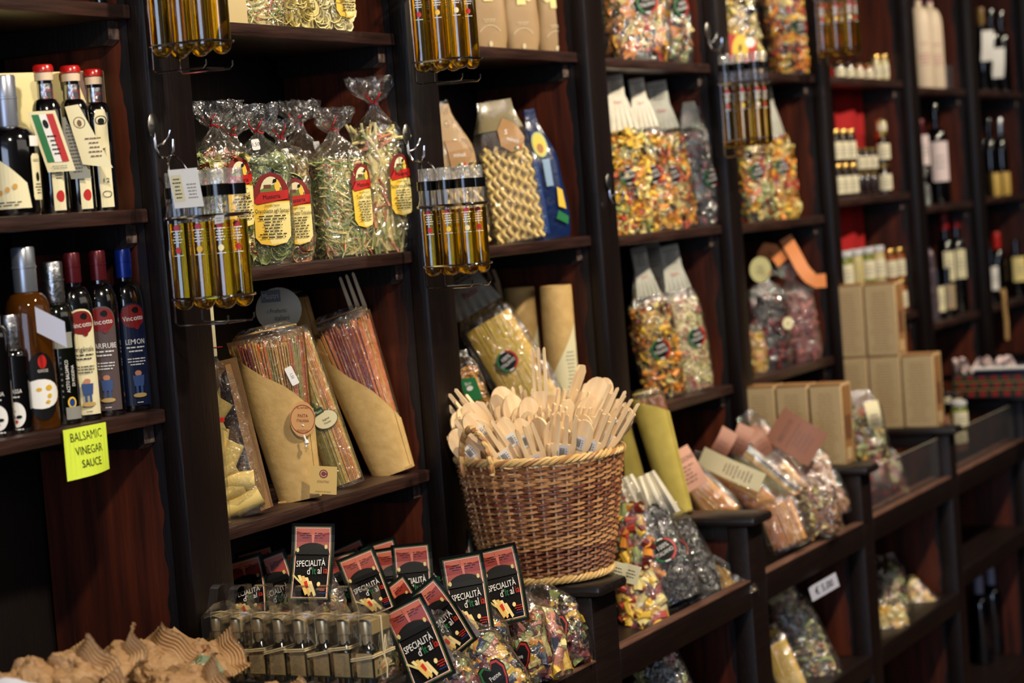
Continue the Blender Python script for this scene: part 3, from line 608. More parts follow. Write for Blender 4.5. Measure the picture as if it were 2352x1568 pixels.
def fork_mesh(L=.30, w=.042, tine=.075, t=.006, tines=3, hl=None):
    hw_ = w / 2; pts = [(-.006, 0), (.006, 0), (.0065, L * .45), (hw_ * .75, L * .62), (hw_, L - tine)]
    step = w / tines; x = hw_
    for i in range(tines):
        a = hw_ - i * step; b = a - step * .62; c = a - step
        pts += [(a - step * .12, L - .004), (a - step * .31, L), (b + step * .10, L - .004), (b, L - tine)]
        if i < tines - 1: pts += [(c, L - tine)]
    pts += [(-hw_, L - tine), (-hw_ * .75, L * .62), (-.0065, L * .45)]
    return pts
def spoon_pts(L=.28, w=.046, bl=.075):
    pts = [(-.006, 0), (.006, 0), (.0065, L - bl * 1.1)]
    pts += arc_pts(0, L - bl / 2, w / 2, bl / 2, -62, 242, 18); pts += [(-.0065, L - bl * 1.1)]; return pts
def blade_pts(L=.28, w=.04, bl=.11):
    return [(-.006, 0), (.006, 0), (.007, L - bl), (w / 2, L - bl * .75), (w / 2 * 1.05, L - .012), (w * .2, L), (-w * .35, L - .004), (-w / 2, L - .02), (-w / 2, L - bl * .75), (-.007, L - bl)]
def cutout(pts, t=.006, curve=0, zc=.2):
    bm = bmesh.new(); q = []
    for p in pts:
        if not q or (abs(q[-1][0] - p[0]) + abs(q[-1][1] - p[1])) > 1e-4: q.append(p)
    f = bm.faces.new([bm.verts.new((p[0], 0, p[1])) for p in q]); r = bmesh.ops.extrude_face_region(bm, geom=[f]); bmesh.ops.translate(bm, vec=(0, t, 0), verts=[v for v in r['geom'] if isinstance(v, bmesh.types.BMVert)])
    bmesh.ops.recalc_face_normals(bm, faces=bm.faces[:]); bmesh.ops.triangulate(bm, faces=[f for f in bm.faces if len(f.verts) > 4])
    for v in bm.verts: v.co.y += -t / 2 + curve * math.sin(max(0, (v.co.z - zc)) * 14)
    bm.verts.index_update(); g = G(); g.add([v.co[:] for v in bm.verts], [tuple(x.index for x in f.verts) for f in bm.faces]); bm.free(); return g
def cone_pack(loc, rot, label, L, wt, wb, dt, db, cutl, cutr, mats, seed=1, fork=True, n=110, flap=True, group=None, paper=None):
    r = thing('spaghetti_pack', label, 'pasta pack', loc, rot, group); paper = paper or KRAFT
    hw = lambda t: wb + (wt - wb) * t; hd = lambda t: db + (dt - db) * t
    strands(r, L * .93, hw, hd, n, mats, seed)
    def shell(u, v, k=1.05):   # u: 0 at the left edge, round the front to the right edge (.5) and the back
        a = PI + u * 2 * PI; x = math.cos(a); top = (cutl + (cutr - cutl) * (x + 1) / 2) * L if u <= .5 else L * .965
        if .44 < u <= .5: top = cutr * L + (L - cutr * L) * 0
        z = v * top; t = z / L; e = .8
        return (hw(t) * k * math.copysign(abs(x) ** e, x), hd(t) * k * math.sin(a), z)
    g = G(); g.grid(lambda u, v: shell(u * .5, v), 15, 10); g.grid(lambda u, v: shell(.5 + u * .5, v, 1.06), 13, 10)
    g.grid(lambda u, v: (shell(.40 + .1 * u, v, 1.08)), 4, 8)
    g.box((-wb * 1.02, -db * .9, 0), (wb * 1.02, db * .9, .006))
    g.build('kraft_wrapper', paper, r)
    if flap: g = G(); g.box((-wt * .8, dt * .2, L * .985), (wt * .8, dt * 1.1, L * .995), 0, .001); g.build('folded_top_flap', paper, r)
    def fl(u, v):
        a = u * 2 * PI; t = .15 + v * .87; z = t * L; k = 1.02 + .012 * math.sin(5 * a + 9 * t); q = 1 if v < .93 else 1 - (v - .93) * 6
        return (hw(t) * k * math.cos(a) * q, hd(t) * k * math.sin(a) * q, z)
    g = G(); g.grid(fl, 26, 22, 0, closed=True); g.build('clear_film', FILM2, r, ang=3.2)
    if fork:
        f = tag(cutout(fork_mesh(.30, .046, .08)).build('wooden_fork', W_UT, smooth=False), 'wooden fork tucked into the ' + label, 'fork', 'wooden forks tied to spaghetti packs')
        m_ = Euler(rot).to_matrix(); f.rotation_euler = (rot[0], rot[1] + (fork if fork is not True else .0), rot[2]); f.location = Vector(loc) + m_ @ Vector((wt * .62, dt * 1.25, L * .42))
    return r
Z2 = SH[1][2] + .001
FC = -1.09
p1 = cone_pack((3.802, 0.085, 1.03), (-.05, -.13, FC), 'kraft cone of coloured spaghetti with round brown seal', .365, .080, .043, .038, .028, .90, .50, [SPAG[0], SPAG[5], SPAG[1], SPAG[0], SPAG[2], SPAG[1], SPAG[2], SPAG[4]], 21, fork=False)
seal = printed([('ell', 0, 0, .031, .037, 0), ('ring', 0, 0, .0285, .030, 0, 360, 1), ('text', 'ALL NATURAL', 0, .0235, .0055, 1, .8), ('text', 'PASTA', 0, .007, .0095, 1, .9), ('text', 'ITALIANA', 0, -.003, .0085, 1, .8), ('poly', [(-.004, -.012), (.004, -.015), (.002, -.010)], 2), ('text', 'TRADITION', 0, -.024, .0062, 1, .9)],
               flat((.044, -.040, .165), (.80, .30, -.2), (.2, 0, .98)), 'round_seal', p1, [mat('seal_tan', (.76, .57, .36), .6), DRED, WHITE], label='round brown paper seal')
g = G(); g.tube([(.04, -.045, .132), (.043, -.047, .118), (.040, -.048, .108)], .0022, 6); g.lathe([(.001, .112), (.005, .115), (.004, .120), (.001, .123)], 8, c=(.043, -.048, 0)); g.build('white_string', WHITE, p1)
card = printed([('poly', [(0, .0), (.056, 0), (.056, .058), (0, .058)], 0), ('ell', .028, .042, .009, .009, 1), ('ring', .028, .042, .005, .0065, 20, 340, 0), ('text', "COLLITALI'", .028, .026, .0065, 1, .8), ('text', 'PRODOTTI IN ITALIA', .028, .005, .0042, 1, .8)],
               flat((.028, -.052, .012), (.97, -.1, -.25), (.23, 0, .97)), 'hanging_card', p1, [mat('mustard_card', (.84, .70, .40), .6), DRED], label='square kraft hanging card')
sticker(p1, (.028, -.041, .275), (.25, 0, -.97), (.97, .1, .25), .040, .016, 'price_sticker')
cone_pack((4.19, 0.085, 1.03), (-.05, -.27, FC), 'kraft cone of red and amber spaghetti beside the panel', .38, .073, .046, .036, .028, .84, .30, [SPAG[4], SPAG[2], SPAG[4], SPAG[5], SPAG[0], SPAG[5]], 22, fork=.0001)
cone_pack((4.141, 0.21, 1.03), (-.05, -.20, FC), 'kraft-topped pack at the back between the two cones', .43, .050, .045, .03, .028, .98, .95, [SPAG[2], SPAG[0]], 23, fork=False)
bd = thing('spaghetti_bundle', 'clear square bundle of striped spaghetti with oval tag', 'pasta pack', (3.99, 0.085, 1.03), (-.03, -.26, FC + .1))
strands(bd, .345, lambda t: .037, lambda t: .030, 120, [SPAG[1], SPAG[3], SPAG[1], SPAG[2], SPAG[3], SPAG[1]], 24, jag=.005)
g = G(); g.lathe([(.040, .002), (.040, .10), (.041, .2), (.040, .35), (.036, .362)], 24, sy=.84, power=.75); g.build('clear_film', FILM2, bd)
printed([('ell', 0, 0, .027, .0205, 1), ('ell', 0, 0, .0255, .019, 0), ('poly', [(-.021, .014), (.004, .017), (.003, .030), (-.010, .030), (-.009, .043), (-.014, .048), (-.018, .040), (-.0185, .028)], 1), ('text', 'Mastri', -.008, .022, .0085, 0, .8), ('text', 'Spaghetti', 0, .001, .0065, 2, .7), ('text', 'Tricolori', 0, -.007, .0065, 2, .7)],
        flat((.006, -.0345, .155), (.98, 0, .12), (-.12, 0, .98)), 'oval_tag', bd, [CREAM, DGREEN, BLACK], label='cream oval tag with dark green top')
sticker(bd, (-.028, -.035, .305), (1, 0, -.1), (.1, 0, 1), .022, .018)
# oval sign behind
o = thing('oval_sign', 'pale oval hanging sign behind the spaghetti packs', 'sign', (3.969, 0.21, 1.422), FC + .1)
printed([('ell', 0, 0, .050, .049, 0), ('rect', -.036, .018, .042, .026, 1), ('text', 'Mastri', -.016, .031, .017, 2, .85), ('text', 'i Preferiti', -.004, -.002, .014, 3, .8), ('text', 'italiani', .006, -.018, .016, 3, .8)], flat((0, 0, 0), (1, 0, 0), (0, 0, 1)), 'sign_face', o, [mat('grey_cream_card', (.80, .80, .74), .5), NAVY, WHITE, DGREY])
g = G(); g.lathe([(.001, .0), (.05, 0), (.05, .004), (.001, .004)], 28); g.build('sign_board', DGREY, o, rot=(PI / 2, 0, 0), loc=(0, .005, 0)); g = G(); g.tube([(-.01, .002, .045), (-.01, .06, .10)], .0012, 5); g.build('sign_wire', STEEL, o)
# paccheri bag and clear box on the left
pb = thing('paccheri_bag', 'clear bag of very wide pasta tubes with brown paper back', 'pasta bag', (3.593, 0.085, 1.03), (-.02, -.16, FC))
rnd = random.Random(5); g = G()
for i, (x, z, a) in enumerate([(-.02, .022, .1), (.018, .028, .25), (-.012, .056, .2), (.012, .07, -.15), (-.018, .098, .3), (.004, .125, .9), (-.012, .155, 1.3), (-.02, .185, .2), (.0, .215, .8), (-.016, .24, .1)]):
    L_, rr = .028, .021; c, s_ = math.cos(a), math.sin(a)
    P = [(x - L_ * c, -.012, z - L_ * s_), (x, -.016, z), (x + L_ * c, -.012, z + L_ * s_)]; g.tube(P, [rr, rr * .93, rr], 16, 0, caps=False); g.tube(P, [rr * .88, rr * .82, rr * .88], 16, 1, caps=False)
g.build('paccheri', [mat('paccheri_pasta', (.96, .84, .50), .5), mat('paccheri_inside', (.62, .48, .26), .6)], pb, kind='stuff')
g = G()
def shp(u, v): p = (.038 + (u) * .018 * (1 - .6 * v), -.020 + .03 * u + .003 * math.sin(v * 9), .003 + v * .30); return p, (.6, -.8, 0)
g.slab(shp, 5, 12, .0012); g.slab(lambda u, v: ((-.05 + .11 * u, .018, .003 + v * .31), (0, -1, 0)), 5, 5, .0012); g.build('brown_paper_back', mat('brown_paper', (.52, .38, .22), .65, bump=.2, bscale=40), pb)
fn = bag_fn(.10, .066, .27, .33, .36, flat=True, topw=.4, seed=3); film_mesh(pb, fn, .34, FILM2, 26, 16, crk=.001)
o = thing('clear_pasta_box', 'tall clear box with narrow cream label, half hidden by the upright', 'box', (3.498, 0.085, 1.03), FC + .25)
g = G(); g.box((-.05, -.03, 0), (.026, .02, .43), 0, .0015); g.build('acetate_body', ACET, o); g = G(); g.box((-.0505, -.0305, .33), (.0265, .0205, .432), 0, .001); g.build('paper_sleeve', CREAM, o)
printed([('text', 'IW', .0, .075, .016, 0, .8), ('lines', -.012, .045, .022, .008, 2, 0), ('rect', -.0505, .012, .076, .0016, 1), ('lines', -.012, .0, .022, .006, 1, 0)], flat((.012, -.031, .335), (1, 0, 0), (0, 0, 1)), 'sleeve_print', o, [DGREY, RED])
g = G(); g.lathe([(.001, 0), (.02, 0), (.02, .008), (.001, .008)], 16, c=(.012, -.01, .20)); g.build('red_cap', RED, o, label='red round cap inside the box')

# ------------------------------------------------------------------ bottles
def bottle(loc, rz, label, H=.30, r=.031, neck=.0125, sh=.62, cap=None, caph=.075, glass=None, power=1, sy=1, capr=None, name='vinegar_bottle', cat='bottle', group=None, lip=False, liquid=None, lean=0):
    t = thing(name, label, cat, loc, (0, lean, rz), group); zc = H - caph; s0 = H * sh
    prof = [(r * .6, .001), (r * .94, 0), (r, .006), (r, s0)]
    for q in (.25, .5, .75, 1): prof.append((neck + (r - neck) * math.cos(q * PI / 2) ** .8 if q < 1 else neck, s0 + (min(zc, s0 + r * 1.5) - s0) * math.sin(q * PI / 2)))
    prof += [(neck, H - .004)]
    if lip: prof += [(neck * 1.35, H - .004), (neck * 1.35, H)]
    g = G(); g.lathe(prof, 24, 0, 1, sy, power=power); g.build('glass_body', glass or DARKGLASS, t)
    cr = capr or neck * 1.22
    if cap: g = G(); g.lathe([(cr * .98, zc), (cr, zc + .002), (cr, zc + caph * .55), (cr * 1.06, zc + caph * .56), (cr * 1.06, zc + caph * .60), (cr, zc + caph * .61), (cr * 1.0, H + .001), (cr * .92, H + .004), (.001, H + .0045)], 20); g.build('cap', cap, t)
    return t
BZ = SH[0][2] + .001
MAROON = mat('maroon_foil', (.33, .08, .11), .3, metal=.4); BLUECAP = mat('blue_foil', (.06, .16, .50), .3, metal=.4)
def person_fig(x, y, k, m0): return [('ell', x, y + .028 * k, .004 * k, .005 * k, 6), ('poly', [(x - .008 * k, y + .024 * k), (x + .008 * k, y + .024 * k), (x + .006 * k, y + .004 * k), (x - .006 * k, y + .004 * k)], m0), ('rect', x - .004 * k, y - .012 * k, .003 * k, .018 * k, m0), ('rect', x + .001 * k, y - .012 * k, .003 * k, .018 * k, m0), ('ell', x, y - .013 * k, .009 * k, .004 * k, 3)]
def vincotto(loc, label, capm, base, txt, col, rz, figm=3):
    b = bottle(loc, rz, label, .298, .030, .0125, .66, capm, .05, power=.82)
    e = [('poly', [(-.024, .01), (.024, .01), (.024, .175)] + arc_pts(0, .175, .024, .026, 0, 180, 10)[1:] + [(-.024, .175)], 0), ('ell', 0, .176, .021, .0215, 1), ('ell', .004, .187, .005, .006, 5), ('text', 'Vincotto', 0, .172, .0135, 2, .72, .08),
         ('ell', .004, .156, .004, .005, 1)] + [('text', txt, 0, .128, .0135, col, .7), ('lines', -.015, .108, .030, .014, 2, col), ('lines', -.015, .084, .030, .016, 3, col)] + person_fig(0, .042, 1.0, 4) + [('lines', -.006, .014, .012, .004, 1, col)]
    printed(e, pcyl(.0302, .82), 'front_label', b, [base, DRED, WHITE, mat('straw_print', (.75, .62, .35), .5), mat('plaid_blue_print', (.2, .3, .5), .5), BLACK, mat('skin_print', (.75, .5, .38), .6)], cut=(.006, 0), seed=4)
    return b
vincotto((3.274, 0.085, 1.282), 'dark vinegar bottle with blue cap, nearest the upright', BLUECAP, NAVY, 'LEMON', 2, -.60)
vincotto((3.198, 0.085, 1.282), 'dark vinegar bottle with grey carob label and farmer figure', MAROON, mat('grey_brown_label', (.33, .27, .27), .45), 'CARRUBE', 2, -.95)
vincotto((3.124, 0.085, 1.282), 'dark vinegar bottle with cream label beside the carob one', MAROON, CREAM, 'originale', 5, -.62)
b = bottle((3.067, 0.085, 1.282), -.9, 'dark bottle with silver cap and upright lettering', .285, .031, .016, .64, SILVER, .07, glass=mat('green_black_glass', (.03, .04, .02), .06, spec=.8, coat=.6))
printed([('rect', -.006, .135, .034, .028, 0), ('text', 'ACETO BALSAMICO', .012, .085, .009, 1, .72, PI / 2), ('text', 'DI MODENA', .023, .085, .009, 1, .75, PI / 2), ('lines', .0, .045, .004, .08, 8, 2), ('ell', .016, .038, .008, .010, 3), ('ell', .016, .038, .005, .007, 4), ('rect', .004, .008, .030, .022, 0)], cyl(.0314), 'front_label', b, [GREYP, WHITE, GREYP, YELL, BLUE], cut=(.006, 0))
b = bottle((2.993, 0.085, 1.282), -1.0, 'amber bottle with grey foil cap and paper neck tag', .315, .040, .017, .62, mat('grey_foil', (.62, .64, .68), .3, metal=.8), .075, glass=AMBER)
printed([('poly', arc_pts(.02, .075, .032, .06, 0, 345, 20), 0), ('ell', .022, .118, .008, .012, 3), ('text', 'GOCCE', .022, .102, .007, 1, .8), ('poly', arc_pts(.016, .062, .036, .026, 0, 345, 18), 1), ('ell', .012, .07, .005, .0035, 2), ('ell', .030, .072, .006, .005, 2), ('ell', .030, .058, .004, .004, 2), ('ell', .026, .048, .004, .003, 2)], cyl(.0405), 'front_label', b, [BLACK, WHITE, mat('gold_drop_print', (.85, .68, .2), .3), RED], cut=(.006, 0))
g = G(); g.slab(lambda u, v: ((.018 + u * .05, -.044 - .01 * u, .215 - .045 * v - .03 * u), (.2, -1, 0)), 4, 4, .0008); g.build('paper_neck_tag', mat('lilac_white_paper', (.82, .82, .88), .5), b)
for (lc, lab, H_) in (((2.941, 0.085, 1.282), 'short dark glaze bottle left of the amber one', .20), ((2.894, 0.085, 1.282), 'dark glaze bottle with silver cap at the left picture edge', .245)):
    b = bottle(lc, -.95, lab, H_, .027, .0135, .66, SILVER, .055)
    printed([('text', 'GLASSA', 0, .072, .010, 1, .8), ('lines', -.014, .060, .028, .006, 1, 1), ('ell', .0, .032, .017, .022, 1), ('ell', -.004, .038, .004, .003, 2), ('ell', .005, .028, .005, .003, 2), ('ell', .0, .020, .003, .003, 0), ('lines', -.014, .004, .028, .006, 1, 1)], cyl(.0274), 'front_label', b, [RED, WHITE, BLACK], cut=(.006, 0))
# yellow note on the shelf edge
o = tag(printed([('poly', [(0, .0), (.118, .006), (.120, .09), (0, .09)], 0), ('text', 'BALSAMIC', .060, .073, .0225, 1, .86), ('text', 'VINEGAR', .062, .048, .021, 1, .86), ('text', 'SAUCE', .062, .025, .020, 1, .9)],
    (lambda q: (lambda u, v, l: (q[0] + u, q[1] - l - .012 * math.sin(u * 26) * (1 - v / .09) , q[2] - .09 + v)))(((2.985, 0.025, 1.278))), 'handwritten_note', None, [NOTE, INK], cut=(.01, 0)), 'yellow handwritten note stuck on the lowest shelf edge', 'note')
MZ = SH[0][1] + .001
b = bottle((2.983, 0.085, 1.656), -.95, 'squat black bottle with tall grey cap at the left edge', .24, .047, .017, .52, mat('grey_cap', (.62, .64, .70), .3, metal=.7), .085)
printed([('poly', [(-.05, .012), (.036, .012), (.030, .055), (.0, .085), (-.02, .10), (-.05, .105)], 0), ('ell', -.03, .035, .004, .005, 1), ('ell', -.018, .04, .004, .005, 1), ('ell', -.005, .045, .004, .005, 1), ('ell', .008, .05, .004, .005, 1), ('lines', -.045, .016, .07, .01, 2, 2),
         ('poly', [(.043, .025), (.065, .025), (.068, .03), (.068, .10), (.063, .105), (.045, .105), (.041, .10), (.041, .03)], 0), ('text', 'GOCCE', .0545, .093, .007, 2, .8), ('ell', .0545, .065, .005, .008, 2), ('lines', .045, .035, .02, .02, 4, 2), ('rect', .04, .118, .026, .018, 3)], cyl(.0475), 'front_label', b, [CREAM, mat('amber_print', (.82, .6, .25), .5), BLACK, WHITE], cut=(.007, 0))
for i, (lc, lab, rz, hh) in enumerate((((3.093, 0.085, 1.656), 'red-capped vinegar bottle with the flag-striped hanging tag', -.8, .255), ((3.169, 0.085, 1.656), 'red-capped vinegar bottle with the folded cream tag', -.8, .255), ((3.233, 0.085, 1.656), 'red-capped vinegar bottle with tall white strip label', -.62, .25))):
    b = bottle(lc, rz, lab, hh, .0265, .0135, .66, None, .05, power=.8)
    g = G(); g.lathe([(.0165, hh - .018), (.017, hh - .006), (.015, hh - .004)], 16); g.build('cork_collar', mat('cream_stopper', (.88, .78, .66), .5), b)
    g = G(); g.lathe([(.016, hh - .004), (.0185, hh - .002), (.0185, hh + .006), (.016, hh + .010), (.001, hh + .011)], 18); g.build('wax_cap', mat('red_wax', (.72, .10, .09), .25, coat=.4), b)
    printed([('rect', -.018, 0, .042, .038, 0), ('ring', .006, .019, .008, .0095, 0, 360, 1), ('ell', .006, .018, .004, .006, 2)], cyl(.0142, z0=hh - .062), 'neck_label', b, [SILVER, RED, DGREY], cut=(.004, 0))
    if i < 2: e = [('rect', -.002, .005, .019, .09, 0), ('ell', .0075, .030, .0068, .0105, 1), ('lines', .0, .06, .014, .02, 4, 2)]
    else: e = [('poly', [(-.010, .006), (.010, .006), (.010, .17), (.006, .185), (-.006, .185), (-.010, .17)], 0), ('ring', 0, .165, .007, .0085, 0, 360, 2), ('ell', 0, .163, .004, .006, 2), ('text', 'RISERVA', 0, .10, .010, 2, .8, PI / 2), ('text', '12', 0, .055, .011, 2, .8), ('ring', 0, .03, .005, .006, 0, 360, 2)]
    printed(e, pcyl(.0268, .8), 'strip_label', b, [CREAM, RED, BLACK], cut=(.006, 0))
    if i == 0:
        printed([('rect', 0, 0, .052, .112, 0), ('rect', .006, .018, .040, .088, 1), ('rect', .006, .018, .013, .088, 2), ('rect', .019, .018, .014, .088, 3), ('rect', .033, .018, .013, .088, 4), ('ell', .026, .088, .005, .008, 5), ('lines', .021, .03, .018, .04, 5, 5), ('lines', .008, .005, .036, .008, 2, 6)],
                flat((-.010, -.034, .073), (.93, -.05, .0), (-.24, 0, .97)), 'hanging_tag', b, [CREAM, GREYP, GREEN, WHITE, RED, BLACK, GREYP], label='tag with green, white and red stripes')
    if i == 1:
        printed([('poly', [(0, .01), (.052, .0), (.012, .118), (-.012, .115)], 0), ('ring', .008, .085, .009, .0105, 0, 360, 1), ('ell', .008, .084, .004, .006, 1), ('lines', .012, .02, .03, .04, 5, 1)], flat((.005, -.036, .075), (1, -.1, 0), (-.1, 0, 1)), 'hanging_tag', b, [CREAM, mat('sepia_print', (.45, .33, .22), .6)])
        printed([('poly', [(0, .0), (.036, .0), (.006, .112), (-.014, .11)], 0), ('lines', .002, .01, .024, .09, 14, 1)], flat((-.018, -.031, .06), (1, -.1, 0), (-.06, 0, 1)), 'folded_tag_back', b, [GREYP, DGREY])
    if i < 2:
        g = G(); g.tube([(.016 * math.cos(t), .016 * math.sin(t), hh - .075 - .004 * math.sin(t)) for t in np.linspace(0, 6.2, 14)] + [(.008, -.030, hh - .083), (.012, -.035, hh - .10)], .0011, 5); g.build('gold_string', GOLD, b)
# cream gift box with portrait ovals
o = thing('gift_box', 'cream gift box with oval portraits behind the vinegar bottles', 'box', (3.246, 0.085, 1.656), -.45)
g = G(); g.box((-.33, -.005, 0), (.012, .09, .258), 0, .002); g.build('box_body', mat('cream_box_card', (.88, .82, .58), .55), o)
e = [('rect', -.06, 0, .07, .256, 1), ('poly', [(-.06, 0), (-.05, 0), (-.035, .07), (-.05, .14), (-.03, .2), (-.05, .256), (-.06, .256)], 0)]
for x in (-.27, -.19, -.11, -.035): e += [('ring', x, .175, .018, .0205, 0, 360, 2), ('ell', x, .172, .010, .014, 2), ('ell', x, .178, .006, .008, 0)]
e += [('text', 'RE', -.045, .12, .014, 2), ('text', 'CONDIMENTO', -.040, .09, .008, 2, .8), ('text', 'BALSAMICO', -.040, .078, .008, 2, .8), ('lines', -.05, .01, .05, .04, 4, 0)]
printed(e, flat((0, -.006, .001), (1, 0, 0), (0, 0, 1)), 'printed_front', o, [mat('cream_box_print', (.88, .82, .58), .55), mat('brown_box_print', (.42, .32, .28), .5), mat('dark_sepia_print', (.25, .2, .14), .5)], seed=2)
for i, (lc, lab) in enumerate((((3.276, 0.085, 2.033), 'left blue-lit glass bottle cut by the top edge'), ((3.315, 0.085, 2.033), 'middle blue-lit glass bottle cut by the top edge'), ((3.352, 0.085, 2.033), 'clear bottle beside the upright at the top edge'))):
    bottle(lc, 0, lab, .28, .0165 + .003 * i, .010, .6, SILVER, .05, glass=DARKGLASS if i < 2 else PALEOIL)
# ------------------------------------------------------------------ third bay
def pouch(loc, rot, label, w, d, h, paper, seed=1, window=None, extra=None, topw=.9, group=None, name='pasta_pouch', hf=None):
    r = thing(name, label, 'pasta pouch', loc, rot, group); fn = bag_fn(w, d, hf or h * .62, h * .96, h, n=3, flat=True, topw=topw, seed=seed, bot=.92)
    g = G(); g.grid(lambda u, v: fn(u * 2 * PI, v * h), 30, 18, 0, closed=True); g.grid(lambda u, v: tuple(np.array(fn(u * 2 * PI, .001, max(v, .01)))), 30, 2, 0, closed=True)
    g.build('paper_body', paper, r)
    return r, fn
def tan_print(r, fn, z, words_, h=.06):
    printed([('ring', 0, z - .02, .030, .0315, 30, 150, 0), ('lines', -.02, z + .018, .04, .010, 2, 0), ('ell', 0, z - .035, .005, .007, 0), ('rect', -.012, z + .07, .024, .03, 1), ('poly', arc_pts(-.02, z + .105, .012, .02, 0, 345, 10), 1), ('poly', arc_pts(.02, z + .10, .014, .022, 0, 345, 10), 1), ('ell', 0, z + .11, .010, .012, 1)], plane_of(fn, 0, sc=1.01, lift=.001), 'front_print', r, [mat('pale_tan_print', (.86, .79, .66), .5), WHEAT], cut=(.02, .03))
TZ = SH[2][0] + .001
for i, (lc, lab) in enumerate((((4.851, 0.11, 1.999), 'left tan paper pouch of the three on the top shelf'), ((5.033, 0.11, 1.999), 'middle tan paper pouch of the three on the top shelf'), ((5.227, 0.11, 1.999), 'right tan paper pouch of the three on the top shelf'))):
    r, fn = pouch(lc, -.75, lab, .098, .06, .24, KRAFT_TAN, i + 1, group='tan paper pouches on the top shelf'); tan_print(r, fn, .05, None)
def wavy(parent, w, d, h, m, seed=1):
    g = G(); rnd = random.Random(seed)
    for row, y in enumerate((-d * .40, -d * .1, d * .3)):
        n = 8
        for i in range(n):
            x = (i / (n - 1) - .5) * w * .86; ph = rnd.uniform(0, 6); top = h * rnd.uniform(.9, 1.02)
            g.tube([(x + .0045 * math.sin(z * 190 + ph), y + .004 * math.cos(z * 190 + ph) + rnd.uniform(-.001, .001), z) for z in np.linspace(.006, top, 44)], .0052, 6, 0)
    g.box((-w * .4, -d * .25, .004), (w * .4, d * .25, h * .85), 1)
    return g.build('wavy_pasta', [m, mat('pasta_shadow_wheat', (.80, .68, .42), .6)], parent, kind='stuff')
M3 = SH[2][1] + .001
r = thing('wavy_pasta_pouch', 'tall pouch of wavy pasta strands with brown leaf label', 'pasta pouch', (4.893, 0.085, 1.517), (-.02, -.10, -.80))
wavy(r, .13, .07, .245, mat('pasta_golden', (.92, .80, .50), .5)); fn = bag_fn(.14, .078, .25, .35, .36, n=3, flat=True, topw=.62, seed=2)
film_mesh(r, fn, .36, FILM2, 30, 20, 1.02); g = G(); g.grid(lambda u, v: fn(u * 2 * PI, .285 + v * .075, 1.035), 30, 4, 0, closed=True); g.build('translucent_header', mat('olive_tan_film', (.50, .45, .33), .3, coat=.3), r)
printed([('poly', [(0, .07), (.03, .045), (.042, .012), (.03, -.012), (.0, -.02), (-.026, .0), (-.024, .04)], 0), ('text', '5', -.004, .032, .018, 1, 1, -.4), ('text', 'minuti', .008, .010, .016, 1, .8, -.4), ('rect', .008, -.014, .006, .006, 2), ('rect', .014, -.014, .006, .006, 1), ('rect', .020, -.014, .006, .006, 3)], plane_of(fn, .245, x0=.01, sc=1.05, lift=.003), 'leaf_label', r, [mat('leaf_tan', (.62, .46, .28), .5), WHITE, GREEN, RED], cut=(.02, .02))
r = thing('wavy_pasta_pouch', 'tan pouch with brown label half hidden behind the second upright', 'pasta pouch', (4.657, 0.11, 1.517), (-.02, -.12, -.75))
wavy(r, .12, .06, .21, mat('pasta_golden', (.92, .80, .50), .5), 4); fn = bag_fn(.13, .07, .22, .345, .36, n=3, flat=True, topw=.42, seed=4); film_mesh(r, fn, .36, FILM2, 30, 20, 1.02)
g = G(); g.grid(lambda u, v: fn(u * 2 * PI, .20 + v * .15, 1.035), 30, 8, 0, closed=True); g.build('paper_header', KRAFT_TAN, r)
printed([('poly', [(-.02, .05), (.03, .035), (.042, -.0), (.02, -.024), (-.02, -.02)], 0), ('text', 'minuti', .008, .008, .016, 1, .8, -.1), ('rect', .0, -.018, .006, .006, 2), ('rect', .006, -.018, .006, .006, 1), ('rect', .012, -.018, .006, .006, 3)], plane_of(fn, .215, x0=.01, sc=1.05, lift=.003), 'leaf_label', r, [mat('leaf_tan', (.62, .46, .28), .5), WHITE, GREEN, RED], cut=(.02, .02))
r, fn = pouch((5.256, 0.21, 1.517), (-.02, -.06, -.6), 'dark olive pouch standing behind the wavy pasta', .12, .06, .345, mat('dark_olive_pouch', (.40, .36, .26), .35, coat=.3), 5, topw=.8)
printed([('rect', -.03, .19, .05, .06, 0), ('ell', 0, .22, .010, .016, 1)], plane_of(fn, 0, sc=1.01), 'front_print', r, [BLACK, YELL], cut=(.02, .03))
r, fn = pouch((5.082, 0.085, 1.517), (-.02, -.10, -.85), 'blue bag with yellow oval picture beside the panel', .105, .07, .34, mat('navy_foil_bag', (.07, .15, .33), .25, coat=.5, bump=.5, bscale=25), 6, topw=.28, name='blue_snack_bag', hf=.19)
e = [('rect', -.048, .015, .036, .19, 0)] + [('lines', -.046, .02 + .03 * i, .032, .022, 3, 1) for i in range(6)] + [('ell', .004, .245, .020, .034, 2), ('ell', .004, .245, .015, .028, 3), ('ell', .003, .235, .009, .013, 4), ('poly', [(.0, .135), (.018, .135), (.02, .205), (.0, .205)], 1), ('poly', [(.022, .08), (.042, .07), (.04, .12), (.026, .13)], 3), ('poly', [(.01, .05), (.04, .03), (.045, .05), (.02, .07)], 5)]
printed(e, plane_of(fn, 0, sc=1.01), 'front_print', r, [BLUE, mat('pale_blue_print', (.55, .66, .78), .5), mat('avocado_rim', (.70, .74, .45), .5), YELL, mat('stone_brown', (.62, .42, .14), .5), GREEN], cut=(.012, .02))
